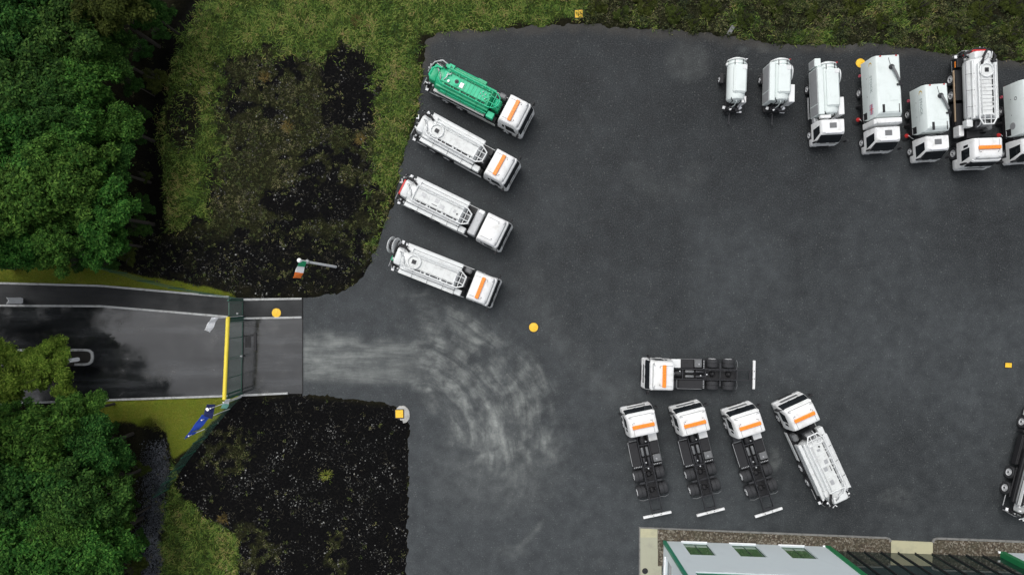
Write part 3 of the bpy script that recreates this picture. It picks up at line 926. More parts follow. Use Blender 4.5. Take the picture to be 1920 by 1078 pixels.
def tanker(label, loc, rot, body=None, deck=None, tray=None, ring=False, reel=False, reddoor=False, beacon=True, gapbox=False, panels=False,
           greenv=False, shade_side=-1, notray=0, dx=0.0, tanrail=False, seed=1, darkside=False, group="vacuum tanker lorries"):
    body = body or TANKW; deck = deck or DECKW; tray = tray or TANKW
    rnd = random.Random(seed)
    t = thing("tanker_truck", label, "tanker truck", loc, rot, group)
    heavy_cab(t, beacon)
    e = -8.55 - dx
    chassis(t, e, (-1.42, -5.70 - dx, -7.03 - dx), False)
    D = lambda x: x - dx
    part(("tank", dx), "tank", body, t, lambda m: m.loft([ellipse_ring(D(x), a, b, 1.93) for x, a, b in
         ((-3.28, .5, .45), (-3.32, .8, .72), (-3.42, .98, .87), (-3.6, 1.04, .92), (-7.7, 1.04, .92), (-7.95, .98, .87), (-8.05, .8, .7), (-8.08, .5, .45))]))
    bpart("subframe", BLACK, t, -2.5, D(-8.5), -.52, .52, 1.11, 1.25, .01)
    # deck over the tank with its gap strips, ribs and guard rail
    dk = part(("deck", dx), "walkway", deck, t, lambda m: m.box(D(-3.45), D(-7.55), -.43, .43, 2.80, 2.885, .015))
    if panels:
        for k, (x, y, w, l) in enumerate(((-4.0, .05, .13, .10), (-5.05, -.12, .15, .17), (-5.6, .16, .15, .17), (-6.75, .12, .15, .20))):
            q = bpart("hatch_plate", LGREY, dk, D(x) - l, D(x) + l, y - w, y + w, 2.886, 2.905, .008)
        bpart("slot", DGREY, dk, D(-5.9), D(-5.45), -.26, -.21, 2.886, 2.90, .0)
        for x in (-4.35, -5.32, -6.3):
            bpart("deck_seam", TANKW, dk, D(x) - .02, D(x) + .02, -.43, .43, 2.886, 2.915, .004)
        part("deckcap", "filler_cap", DGREY, dk, lambda m: m.cyl((0, 0, 0), (0, 0, .05), .07, 12), (D(-3.75), -.1, 2.886))
    else:
        for x in (-4.4, -5.3, -6.2):
            bpart("deck_seam", TRAYG if not greenv else GREEN, dk, D(x) - .01, D(x) + .01, -.42, .42, 2.884, 2.892, .0)
    for y in (-1, 1):
        if y == shade_side or greenv:
            bpart("gap_strip", BLACK if not greenv else shade_green, t, D(-3.5), D(-7.1), .435 * y, .58 * y, 2.55, 2.80, .0)  # dark strip painted in as the shade in the gap beside the deck
        else:
            bpart("gap_strip", body, t, D(-3.5), D(-7.5), .435 * y, .60 * y, 2.55, 2.845, .0)
        gaps = [D(-3.5 - 3.7 * (k + .25 * math.sin(k * 2.3 + seed)) / 8) for k in range(9)]
        for k, x in enumerate(gaps):
            w = .04 if (k + seed) % 3 else .09
            bpart("rib", body, t, x - w, x + w, .435 * y, .66 * y, 2.85, 2.90, .01)
        # stowage trays along the shoulders
        trm = tray if not (greenv and y > 0) else GREEN
        t1 = bpart("hose_tray", trm if not greenv else GREEN, t, D(-3.25), D(-7.85), .73 * y, .90 * y, 2.30, 2.62, .03)
        if greenv and y < 0:
            bpart("hose_tray", TRAYG, t, D(-3.4), D(-7.95), .99 * y, 1.24 * y, 1.75, 1.98, .03)
            tpart("side_pipe", GREEN2, t, [(D(-3.3), 1.0 * y, 2.25), (D(-7.4), 1.0 * y, 2.25)], .06, 8)
            tpart("side_pipe", GREEN, t, [(D(-3.5), 1.1 * y, 2.12), (D(-7.6), 1.1 * y, 2.12)], .05, 8)
            tpart("guard_pipe", LGREY, t, [(D(-3.2), 1.25 * y, 1.30), (D(-7.8), 1.25 * y, 1.30), (D(-7.92), 1.22 * y, 1.5)], .035, 8)
        elif greenv:
            tpart("side_pipe", GREEN2, t, [(D(-5.0), 1.16 * y, 2.3), (D(-7.0), 1.16 * y, 2.3)], .03, 8)
            bpart("hose_tray", GREEN, t, D(-4.3), D(-7.2), .95 * y, 1.12 * y, 2.0, 2.36, .03)
        elif y == notray:
            bpart("tank_rail", LGREY, t, D(-3.3), D(-7.9), .98 * y, 1.06 * y, 2.05, 2.16, .02)
        else:
            bpart("tray_shade", BLACK, t, D(-3.3), D(-7.9), .89 * y, .94 * y, 2.0, 2.34, .0)  # black filler painted in as the shade between two trays
            bpart("hose_tray", tray, t, D(-3.25), D(-7.95), .945 * y, 1.22 * y, 2.02, 2.38, .03)
            bpart("tray_lip", body, t, D(-3.25), D(-7.95), 1.20 * y, 1.25 * y, 2.15, 2.44, .01)
            bpart("tray_bottom", BLACK if darkside else LGREY, t, D(-3.4), D(-7.9), .98 * y, 1.20 * y, 1.35, 1.62, .03)
    rail = [(-7.45, .67), (-3.15, .67), (-2.68, .40), (-2.68, -.40), (-3.15, -.67), (-7.45, -.67)]
    if greenv:
        rail = [(-7.45, .67), (-3.3, .67), (-3.0, .60), (-2.75, .42), (-2.62, .15), (-2.62, -.15), (-2.75, -.42), (-3.0, -.60), (-3.3, -.67), (-7.45, -.67)]
    tail = [(-8.0, -.30), ] if not panels else [(-7.45, 0.0)]
    railm = body if not greenv else GREEN2
    tpart("guard_rail", railm, t, [(D(x), y, 2.97) for x, y in rail + [(-7.9, -.35)]], .055 if not greenv else .04, 8)
    if panels:
        tpart("guard_rail", railm, t, [(D(-7.45), -.66, 2.97), (D(-7.45), .66, 2.97)], .05, 8)
    for y in (-1, 1):
        tpart("hand_rail", railm if not greenv else GREEN, t, [(D(-3.5), .47 * y, 2.90), (D(-3.5), .47 * y, 3.02), (D(-7.3), .47 * y, 3.02), (D(-7.3), .47 * y, 2.90)], .022, 6)
    if greenv or notray:
        for k in range(9):
            bpart("deck_rung", GREEN if greenv else LGREY, dk, D(-3.8 - .3 * k) - .012, D(-3.8 - .3 * k) + .012, -.40, .40, 2.886, 2.91, .0)
    for k in range(3):
        tpart("tray_strap", BLACK, t, [(D(-4.2 - 1.3 * k), -1.24, 2.30), (D(-4.2 - 1.3 * k), -1.22, 2.45), (D(-4.2 - 1.3 * k), -.74, 2.64)], .014, 6)
    for y in (-.24, .24):
        tpart("grid_bar", railm, t, [(D(-2.68), y, 2.93), (D(-3.5), y, 2.93)], .03, 6)
    tpart("grid_bar", railm, t, [(D(-3.08), -.62, 2.93), (D(-3.08), .62, 2.93)], .03, 6)
    bpart("grid_bar", body, t, D(-3.42), D(-3.54), -.64, .64, 2.86, 2.93, .01)
    # pump bay behind the cab
    pm = GREEN if greenv else DGREY
    pb = bpart("pump_housing", pm, t, D(-2.55), D(-3.15), -.45, .45, 1.3, 2.2, .06)
    part("pdrum", "pump_drum", MGREY if not greenv else GREEN2, t, lambda m: m.lathe([(0, -.3), (.2, -.28), (.24, -.2), (.24, .2), (.2, .28), (0, .3)], axis='y', n=16), (D(-2.85), .1, 2.3))
    tpart("pump_pipe", LGREY if not greenv else GREEN2, t, [(D(-2.6), -.35, 2.0), (D(-2.75), -.3, 2.45), (D(-3.1), -.2, 2.55), (D(-3.3), -.1, 2.3)], .05, 8)
    tpart("pump_pipe", BLACK, t, [(D(-2.6), .4, 1.9), (D(-2.9), .45, 2.4), (D(-3.2), .35, 2.3)], .05, 8)
    # lockers beside the pump bay
    lk = GREEN2 if greenv else body
    bpart("locker", lk, t, D(-2.66), D(-3.24), -1.22, -.74, 1.75, 2.30, .04)
    if seed != 2 and not gapbox:
        bpart("silencer", MGREY, t, D(-2.5), D(-3.1), .72, 1.18, 1.2, 1.85, .1)
    if gapbox:
        bpart("equipment_cabin", LGREY, t, -2.36, -2.36 - dx - .10, -1.05, 1.10, .95, 2.55, .08)
        bpart("cabin_lip", TANKW, t, -2.40, -2.3 - dx, .80, 1.10, 2.552, 2.62, .03)
    # skirts and rear
    for y in (-1, 1):
        sk = BLACK if darkside else (TRAYG if greenv else TANKW)
        bpart("side_skirt", sk, t, D(-2.42), D(-4.95), 1.19 * y, 1.245 * y, .52, 1.02, .02)
        bpart("side_locker", BLACK, t, D(-2.5), D(-4.9), .62 * y, 1.18 * y, .5, 1.08, .02)
        part(("mguard", dx), "mudguard", BLACK, t, lambda m: m.box(-1.25, 1.25, -.33, .33, 0, .05, .02), (D(-6.36), .9 * y, 1.13))
        if tanrail:
            bpart("side_rail", TAN, t, D(-3.4), D(-7.6), 1.26 * y, 1.31 * y, .95, 1.12, .015)
        tpart("side_tube", LGREY, t, [(D(-7.55), 1.2 * y, .75), (D(-8.45), 1.2 * y, .75)], .03, 6)
        lm = bpart("tail_board", LGREY, t, e - .28, e - .20, .72 * y, 1.15 * y, .75, 1.1, .01)
        bpart("tail_lamp", REDLAMP, lm, -.055, -.041, -.16, .16, -.1, .1, .01)
        bpart("marker_plate", FWHITE, t, e + .05, e - .18, 1.1 * y, 1.3 * y, 1.2, 1.26, .01)
    bpart("rear_platform", BLACK, t, e + .10, e - .34, -1.08, 1.08, .98, 1.06, .02)
    for k in range(3):
        yy = (-.75, .1, .8)[k]
        tpart("hose_loop", RUBBER, t, [(e - .2 + .1 * math.cos(a + k), yy + (.22 + .05 * k) * math.cos(a), 1.5 + .2 * k + .25 * math.sin(a)) for a in (math.pi * q / 6 for q in range(10))], .05, 8)
        bpart("valve_box", (DGREY, TANKW, BLACK)[k], t, e - .12, e - .34, yy - .14, yy + .12, 1.1, 1.32 + .12 * k, .03)
    tpart("rear_rail", SILVER, t, [(e - .3, -1.05, 1.1), (e - .36, -1.05, 1.75), (e - .36, -.5, 1.8)], .03, 6)
    tpart("rear_rail", SILVER, t, [(e - .3, 1.05, 1.1), (e - .38, 1.05, 1.9), (e - .30, .6, 2.0)], .03, 6)
    bpart("rear_bumper", DGREY, t, e, e - .12, -1.15, 1.15, .5, .68, .02)
    # rear door and the clutter round it
    dm = body
    door = part(("door", dx), "rear_door", dm, t, lambda m: Skin([(1.25, D(-7.95), D(-8.62), .72, .1, .2), (2.3, D(-7.95), D(-8.62), .74, .1, .22), (2.62, D(-7.98), D(-8.56), .66, .1, .2), (2.70, D(-8.05), D(-8.48), .5, .1, .15)]).body(m))
    if reddoor:
        part(("reddoor", dx), "door_rim", RED, door, lambda m: Skin([(1.3, D(-8.60), D(-8.78), .66, .04, .08), (2.36, D(-8.60), D(-8.77), .64, .04, .08), (2.44, D(-8.62), D(-8.74), .56, .04, .06)]).body(m))
    bpart("door_vent", DGREY, door, D(-8.40), D(-8.28), -.52, -.36, 2.66, 2.69, .005)
    bpart("door_vent", MGREY, door, D(-8.34), D(-8.26), .30, .40, 2.68, 2.71, .005)
    for k in range(3):
        x = D(-7.62 - .16 * k)
        tpart("valve_pipe", railm if k % 2 else LGREY, t, [(x, -.42 + .2 * k, 2.72), (x - .05, -.25 + .2 * k, 2.90 + .03 * k), (x - .2, .0 + .12 * k, 2.88), (x - .26, .2 + .1 * k, 2.7)], .04, 8)
    bpart("control_box", lk, t, D(-7.35), D(-7.75), .70, 1.02, 2.45, 2.72, .03)
    tpart("suction_hose", RUBBER, t, [(D(-7.6), .6, 2.86), (D(-8.0), .82, 2.85), (D(-8.5), .80, 2.5), (D(-8.8), .55, 2.1), (D(-8.85), .1, 1.8), (D(-8.8), -.4, 1.7)], .09, 10)
    tpart("suction_hose", RUBBER, t, [(D(-8.2), -.86, 2.2), (D(-8.6), -.95, 1.9), (D(-8.82), -.7, 1.6), (D(-8.8), -.2, 1.4)], .07, 10)
    tpart("lift_ram", SILVER, t, [(D(-7.9), .55, 2.78), (D(-8.45), .66, 2.74)], .035, 8)
    for k in range(5):
        y = -.85 + .42 * k + rnd.uniform(-.08, .08); x = D(-8.72) + rnd.uniform(-.1, .12); z = rnd.uniform(1.3, 2.2)
        part(("flange", k % 2), "flange", [SILVER, body][k % 2], t, lambda m: m.lathe([(0, -.05), (.10, -.05), (.10, -.01), (.06, 0), (.06, .12), (.09, .12), (.09, .16), (0, .16)], axis='x', n=14), (x, y, z), (rnd.uniform(-.3, .3), rnd.uniform(-.5, .5), math.pi + rnd.uniform(-.5, .5)))
    for k in range(4):
        y = (-1.0, 1.0)[k % 2]; x = D(-8.1 - .28 * (k // 2))
        part(("work", k % 2), "work_lamp", [SILVER, FWHITE][k % 2], t, lambda m: m.box(-.07, .07, -.09, .09, -.06, .06, .03), (x, y * rnd.uniform(.85, 1.1), 2.1 + .2 * (k // 2)), (0, .4, rnd.uniform(-.6, .6)))
    part("xb1", "warning_cross", FWHITE, t, lambda m: (m.box(-.03, .03, -.3, .3, -.03, .03, .01), m.box(-.2, .2, -.035, .035, .031, .05, .0)), (D(-8.95), .35, 1.9), (0, 0, .5))
    if ring:
        part("ring", "manhole_ring", body, t, lambda m: m.lathe([(.46, 0), (.58, 0), (.58, .10), (.54, .13), (.46, .13), (.46, 0)], axis='z', n=32), (D(-6.95), 0, 2.89))
        cv = part("cover", "manhole_cover", deck, t, lambda m: m.lathe([(.455, 0), (.455, .03), (.3, .06), (0, .06)], axis='z', n=28), (D(-6.95), 0, 2.888))
        bpart("hatch", DGREY, cv, -.17, .17, -.16, .16, .06, .11, .03)
        part("knob", "hatch_knob", BLACK, cv, lambda m: m.cyl((0, 0, .11), (0, 0, .16), .06, 12))
    if reel:
        rl = part("reel", "hose_reel", TANKW, t, lambda m: (m.lathe([(0, -.03), (.66, -.03), (.68, 0), (.66, .03), (0, .03)], axis='x', n=32)), (D(-9.35), .62, 1.62), (0, -.34, .10))
        part("reel2", "reel_flange", TANKW, rl, lambda m: m.lathe([(0, -.03), (.66, -.03), (.68, 0), (.66, .03), (0, .03)], axis='x', n=32), (.46, 0, 0))
        part("reeld", "reel_drum", RUBBER, rl, lambda m: m.lathe([(0, .03), (.42, .03), (.42, .43), (0, .43)], axis='x', n=28))
        tpart("reel_arm", DGREY, t, [(e - .1, .5, .9), (D(-8.95), .6, 1.3), (D(-9.0), .62, 1.62)], .05, 8)
        part("gpump", "valve_block", GREEN, t, lambda m: m.box(-.14, .14, -.2, .2, -.14, .14, .04), (D(-8.85), -.35, 1.5))
    return t


shade_green = plain("gap_shade_green", (.004, .075, .035), .5, var=.15, scale=3)  # green darkened as shade, for the gaps beside the deck

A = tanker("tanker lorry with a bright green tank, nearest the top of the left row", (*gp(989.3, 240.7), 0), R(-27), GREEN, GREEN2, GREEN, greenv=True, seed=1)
# extra fittings of the green tanker
part("a_cap", "manhole_cover", GREEN2, A, lambda m: m.lathe([(.34, 0), (.34, .06), (.2, .09), (.17, .09)], axis='z', n=24), (-6.35, 0, 2.89))
part("a_hole", "manhole", BLACK, A, lambda m: m.lathe([(.17, .0), (.17, .10), (.05, .11), (0, .16)], axis='z', n=20), (-6.35, 0, 2.89))
bpart("work_plate", FWHITE, A, -6.05, -5.72, -.30, .12, 2.92, 2.97, .02)
bpart("work_plate", FWHITE, A, -7.05, -6.88, -.35, -.14, 2.95, 3.0, .02)
bpart("side_box", GREEN2, A, -7.1, -7.6, .82, 1.2, 2.1, 2.5, .03)
bpart("side_box", GREEN, A, -4.3, -5.1, .98, 1.26, 1.9, 2.3, .03)
bpart("side_box", GREEN2, A, -2.62, -3.2, -1.26, -.76, 2.31, 2.46, .03)
tpart("discharge_pipe", GREEN2, A, [(-7.9, .5, 2.75), (-8.3, .45, 2.8), (-8.62, .2, 2.6), (-8.7, -.3, 2.4), (-8.4, -.6, 2.4), (-8.0, -.6, 2.5)], .08, 10)
tpart("suction_boom", LGREY, A, [(-7.3, .95, 2.5), (-8.2, 1.1, 2.6), (-8.7, .75, 2.5), (-8.95, .25, 2.2), (-9.0, .0, 1.9)], .06, 10)
for k in range(6):
    bpart("valve_block", GREEN if k % 2 else GREEN2, A, -3.4 - .12 * (k % 3), -3.55 - .12 * (k % 3), -.55 + .2 * k, -.42 + .2 * k, 2.84, 2.98 + .02 * k, .02)
for k in range(5):
    part("afit", "fitting", SILVER, A, lambda m: m.lathe([(0, 0), (.045, 0), (.045, .07), (0, .09)], axis='z', n=8), (-3.75 - .13 * k, -.2 + .11 * ((k * 3) % 5), 2.90))
tpart("valve_pipe", SILVER, A, [(-7.35, -.3, 2.95), (-7.2, -.05, 3.08), (-7.25, .3, 3.0)], .045, 8)
tpart("valve_pipe", SILVER, A, [(-7.3, .1, 2.98), (-7.0, .3, 3.05), (-7.05, .5, 2.9)], .04, 8)

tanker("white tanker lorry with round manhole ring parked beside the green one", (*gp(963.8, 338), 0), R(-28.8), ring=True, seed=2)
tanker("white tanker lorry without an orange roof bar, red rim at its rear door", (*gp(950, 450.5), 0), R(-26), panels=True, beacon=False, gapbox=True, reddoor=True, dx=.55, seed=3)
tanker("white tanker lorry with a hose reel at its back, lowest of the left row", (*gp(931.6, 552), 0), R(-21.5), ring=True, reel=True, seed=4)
T6 = tanker("white tanker lorry with tan side rail in the upper right row", (*gp(1807, 322), 0), R(-88), ring=True, reddoor=True, tanrail=True, dx=.5, seed=5, shade_side=1, darkside=True, notray=-1)
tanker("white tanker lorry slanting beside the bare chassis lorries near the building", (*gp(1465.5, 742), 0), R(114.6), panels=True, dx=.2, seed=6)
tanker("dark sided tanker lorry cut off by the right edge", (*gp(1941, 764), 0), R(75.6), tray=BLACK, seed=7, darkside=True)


bpart("tool_box", BLACK, T6, -8.2, -8.95, -1.28, -.75, .85, 1.5, .03)
bpart("side_marker", ORANGE, T6, -8.25, -8.75, -1.31, -1.285, 1.2, 1.32, .01)
bpart("tool_box", WHITE, T6, -2.62, -3.5, -1.30, -.9, .75, 1.5, .04)
tpart("suction_hose", RUBBER, T6, [(-7.9, -.35, 2.95), (-8.5, -.25, 3.0), (-8.9, .1, 2.8), (-9.2, .5, 2.4)], .09, 10)
tpart("suction_hose", RUBBER, T6, [(-8.6, -1.1, 1.9), (-9.15, -.9, 2.1), (-9.35, -.3, 2.3), (-9.35, .4, 2.3), (-9.1, .9, 2.1)], .10, 10)
bpart("hose_bracket", BLACK, T6, -8.1, -8.3, .3, 1.0, 2.6, 2.75, .03)


def bare(label, px, py, rot):
    t = thing("chassis_cab_truck", label, "truck", (*gp(px, py), 0), R(rot), "bare chassis lorries")
    heavy_cab(t); chassis(t)
    return t


bare("bare chassis lorry lying crosswise above the others, cab pointing left", 1199.5, 696.5, 178.8)
bare("leftmost of the three upright bare chassis lorries, cab pointing up", 1186.5, 755.5, 101.8)
bare("middle one of the three upright bare chassis lorries, cab pointing up", 1276.5, 752.5, 104.3)
bare("bare chassis lorry beside the slanting white tanker, cab pointing up", 1372.5, 756.5, 107.6)


# ------------------------------------------------------------------ road sweepers, small suction lorry, tank trailers
def small_cab(root, w, h=2.5, modern=False, mat=None):
    mat = mat or WHITE
    hw = w / 2
    CAB = Skin([(.88, 0, -1.72, hw, .14, .04), (1.2, .02, -1.75, hw, .16, .04), (1.35, -.02, -1.75, hw * .995, .16, .04), (h - .22, -.50, -1.72, hw * .93, .12, .05),
                (h - .08, -.60, -1.70, hw * .90, .12, .06), (h, -.68, -1.64, hw * .85, .12, .06)])
    key = ("scab", w, h)
    c = part(key, "cab", mat, root, CAB.body)
    part((key, "scr"), "windscreen", GLASS, c, lambda m: CAB.patch(m, lin(1.30, h - .20, 6), [2.4, 3.2, 4] + lin(4.2, 4.8, 4) + [5, 5.8, 6.6]))
    for s in (0, 1):
        a, b = (9.08, 9.66) if s == 0 else (19.34, 19.92)
        part((key, "win", s), "side_window", GLASS, c, lambda m: CAB.patch(m, lin(1.24, h - .26, 4), lin(a, b, 3)))
    if not modern:
        bpart("roof_hatch", MGREY, c, -1.42, -1.0, -.28, .28, h - .01, h + .035, .03)
    bpart("roof_lamp_bar", FWHITE, c, -.74, -.58, -hw * .62, hw * .62, h - .04, h + .09, .04)
    B = Skin([(.34, -.05, -.55, hw * .95, .12, .02), (.45, .03, -.55, hw, .14, .02), (.86, .03, -.55, hw, .14, .02)])
    b = part((key, "bump"), "front_bumper", mat, root, B.body)
    bpart("lower_grille", BLACK, b, .015, .045, -.5, .5, .5, .7, .01)
    for y in (-1, 1):
        bpart("headlight", SILVER, b, -.06, .055, y * (hw - .36), y * (hw - .1), .56, .78, .03)
        bpart("mirror", BLACK, root, -.12, .02, y * (hw + .12), y * (hw + .30), 1.6, 2.1, .03)
        tpart("mirror_arm", BLACK, root, [(-.25, y * (hw * .93), 2.12), (-.1, y * (hw + .14), 2.16), (-.06, y * (hw + .2), 2.05)], .022, 6)
        wheel(root, -.95, y * (hw - .14), .42, .28)
        part(("sarch", w, y), "wheel_arch", BLACK, root, lambda m: m.lathe([(.47, -.13), (.51, -.13), (.51, .13), (.47, .13), (.47, -.13)], n=12, a0=R(5), a1=R(175)), (-.95, y * (hw - .14), .42))
        bpart("wiper", BLACK, root, -.035, -.015, y * .12, y * .62, 1.42, 1.45, .0)
    return c


def text_mesh(txt, size, mat):
    cu = bpy.data.curves.new("lettering", 'FONT'); cu.body = txt; cu.size = size; cu.extrude = .004; cu.align_x = 'CENTER'; cu.align_y = 'CENTER'
    o = bpy.data.objects.new("lettering", cu); col.objects.link(o)
    bpy.context.view_layer.update()
    me = bpy.data.meshes.new_from_object(o.evaluated_get(bpy.context.evaluated_depsgraph_get()))
    bpy.data.objects.remove(o); bpy.data.curves.remove(cu)
    me.materials.clear(); me.materials.append(mat)
    return me


def lettering(txt, size, mat, parent, x, y, z):
    """text on a right-hand (-y) side wall, reading from the back towards the front"""
    me = text_mesh(txt, size, mat)
    me.name = "lettering"
    return link("lettering", me, parent, (x, y, z), (R(90), 0, 0))


def sweeper(label, px, py, rot, L, w, emblem=True, flag=False, arch=False, boom=True, modern=False, txt="STOCK", hbox=3.0):
    t = thing("road_sweeper", label, "road sweeper", (*gp(px, py), 0), R(rot), "road sweepers")
    hw = w / 2
    small_cab(t, w, 2.55, modern)
    xf = -2.45 if arch else -2.05
    K = Skin([(.98, xf - .15, -L, hw, .03, .03), (1.5, xf, -L, hw, .03, .03), (hbox - .42, xf - .02, -L, hw, .05, .03), (hbox - .1, xf - .2, -L + .02, hw - .13, .06, .05), (hbox, xf - .34, -L + .06, hw - .24, .06, .05)])
    b = part(("hop", L, w, hbox, arch), "hopper", SWEEPW, t, K.body, angle=25)
    for y in (-1, 1):
        bpart("frame_rail", BLACK, t, -1.7, -L + .2, y * .38, y * .48, .6, .85, .01)
        wheel(t, -L * .70, y * (hw - .2), .42, .40)
        bpart("side_guard", BLACK, t, xf - .1, -L * .70 + .5, y * (hw - .02), y * (hw - .25), .62, .95, .02)
        bpart("ladder_strip", LGREY, t, xf - .12, xf - .62, y * (hw + .03), y * (hw + .06), 1.05, 1.12, .01)
        lm = bpart("tail_lamp", REDLAMP, t, -L - .05, -L + .02, y * (hw - .35), y * (hw - .12), .9, 1.05, .01)
        bpart("roof_lamp", REDLAMP, t, -L + .07, -L + .15, y * (hw - .5), y * (hw - .36), hbox + .002, hbox + .05, .01)
    bpart("cutout", BLACK, b, xf - .14, xf - .7, -hw - .008, -hw + .05, 1.0, 1.55, .01)
    bpart("roof_vent", BLACK, b, -L * .42 - .32, -L * .42 + .32, -hw + .42, -hw + .62, hbox - .02, hbox + .018, .01)
    bpart("roof_vent", DGREY, b, -L * .42 - .32, -L * .42 + .35, hw - .40, hw - .34, hbox - .02, hbox + .014, .0)
    bpart("roof_panel", SWEEPW, b, -L * .62, -L * .50, -.05, hw - .35, hbox, hbox + .022, .01)
    for x in (-L * .6, -L * .8):
        part("bolt", "rivet", DGREY, b, lambda m: m.cyl((0, -.012, 0), (0, .0, 0), .03, 8), (x, -hw, 1.7))
    if boom:
        bm = part("turret", "boom_turret", DGREY, t, lambda m: m.lathe([(0, 0), (.2, 0), (.2, .14), (.12, .24), (0, .26)], axis='z', n=16), (-L + 1.0, .2, hbox))
        p0 = (-L + 1.0, .2, hbox + .18)
        tpart("suction_boom", MGREY, t, [p0, (-L + 1.5, .42, hbox + .22), (-L + 2.1, .72, hbox + .12)], [.10, .10, .09], 10)
        tpart("suction_boom", BLACK, t, [(-L + 2.1, .72, hbox + .12), (-L + 2.5, hw - .1, hbox + .02), (-L + 2.9, hw + .12, hbox - .6)], .075, 10)
        bpart("boom_rest", BLACK, t, -L + 2.32, -L + 2.46, .55, hw - .02, hbox + .003, hbox + .12, .02)
        tpart("cable", DGREY, t, [(-L + .25, .02, hbox + .02), (-L + .5, .06, hbox + .03), (-L + .85, .14, hbox + .06)], .015, 6)
        tpart("hand_rail", DGREY, t, [(-2.8, hw + .1, 1.2), (-2.8, hw + .16, 1.9), (-3.8, hw + .16, 1.9), (-3.8, hw + .1, 1.2)], .03, 6)
    if arch:
        AR = Skin([(1.0, -1.86, -2.34, hw + .10, .05, .05), (2.55, -1.92, -2.34, hw + .06, .05, .05), (2.78, -1.98, -2.34, hw - .1, .05, .05)])
        part(("arch", w), "air_intake_arch", WHITE, t, AR.body, angle=25)
    else:
        bpart("radiator_pack", BLACK, t, -1.78, -2.04, -hw + .12, hw - .12, .9, 1.6, .02)
        tpart("coolant_pipe", SILVER, t, [(-1.9, -.4, 1.66), (-1.95, .1, 1.72), (-1.88, .5, 1.66)], .03, 6)
    # channel brush and suction gear under the visible side
    br = part("brush", "side_brush", RED, t, lambda m: m.lathe([(0, .30), (.09, .29), (.16, .17), (.18, .12), (0, .12)], axis='z', n=18), (-L * .40, -hw - .05, .18))
    part("bristle", "bristles", RUBBER, br, lambda m: m.lathe([(.18, .11), (.40, -.16), (.36, -.17), (.0, .0)], axis='z', n=24))
    tpart("brush_arm", LGREY, t, [(-L * .40, -hw - .05, .5), (-L * .40 + .25, -hw + .12, .62), (-L * .40 + .42, -hw + .2, .8)], .035, 6)
    tpart("suction_nozzle", BLACK, t, [(-L * .55, -hw - .02, .12), (-L * .55, -hw + .1, .5), (-L * .52, -hw + .35, .9)], .12, 10)
    part("rearhub", "hose_coupling", PINK, t, lambda m: m.lathe([(.07, 0), (.12, 0), (.12, .1), (.07, .1), (.07, 0)], axis='y', n=16), (-L * .88, -hw - .05, .75))
    # print on the side
    mx = -L + (L + xf) * .40
    if txt:
        lettering(txt, .42, GREYTXT, b, mx + .15, -hw - .004, 2.30)
    if emblem:
        def cres(m):
            n = 14
            o = [(.20 * math.cos(a), 0, .20 * math.sin(a)) for a in (R(70 + 220 * k / n) for k in range(n + 1))]
            i = [(.06 + .17 * math.cos(a), 0, .17 * math.sin(a)) for a in (R(290 - 220 * k / n) for k in range(n + 1))]
            ring = o + i
            m.loft([[(x, -.004, z) for x, y, z in ring], [(x, .004, z) for x, y, z in ring]])
        part("cres", "emblem", SIGNY, b, cres, (-L + .55, -hw - .004, 2.32))
        bpart("pinstripe", LGREY, b, -L + .6, xf - .9, -hw - .004, -hw + .004, 1.98, 2.0, .0)
    if flag:
        def uj(m):
            W2, H2 = .42, .26
            m.cur = 0; m.box(-W2, W2, -.003, .004, -H2, H2)
            m.cur = 1
            for sx in (-1, 1):
                for sz in (-1, 1):
                    m.add([(sx * .08, -.006, sz * H2 * .97), (sx * .34, -.006, sz * H2 * .97), (sx * .08, -.006, sz * .09)], [(0, 1, 2)])
                    m.add([(sx * W2 * .97, -.006, sz * .07), (sx * W2 * .97, -.006, sz * .22), (sx * .17, -.006, sz * .07)], [(0, 1, 2)])
            m.cur = 2
            m.box(-W2, W2, -.009, .0, -.05, .05); m.box(-.05, .05, -.010, .0, -H2, H2)
            for sx in (-1, 1):
                for sz in (-1, 1):
                    m.add([(sx * .05, -.008, sz * .05), (sx * .10, -.008, sz * .05), (sx * W2, -.008, sz * H2), (sx * (W2 - .06), -.008, sz * H2)], [(0, 1, 2, 3)])
        part("uj", "flag_print", [FWHITE, PALEBLUE, PINK], b, uj, (xf - .75, -hw - .004, 2.22))
    if modern:
        part("em2", "emblem", DGREY, b, lambda m: m.lathe([(.10, -.004), (.14, -.004), (.14, .004), (.10, .004), (.10, -.004)], axis='y', n=20), (-L + 1.3, -hw - .004, 2.2))
        part("em3", "emblem", LGREY, b, lambda m: m.lathe([(.0, -.004), (.28, -.004), (.28, .004), (0, .004)], axis='y', n=24), (xf - .85, -hw - .004, 1.75))
    return t


sweeper("larger white sweeper with a grey boom, union flag print and air intake arch", 1634, 291, -87, 7.25, 2.12, flag=True, arch=True)
sweeper("smaller white sweeper with grey boom, no flag print, beside the tan railed tanker", 1723, 307, -86, 5.75, 1.98, hbox=2.85)
sweeper("pale green white sweeper cut off by the right edge", 1896, 311, -86.5, 6.3, 2.1, emblem=False, boom=False, modern=True, txt="")


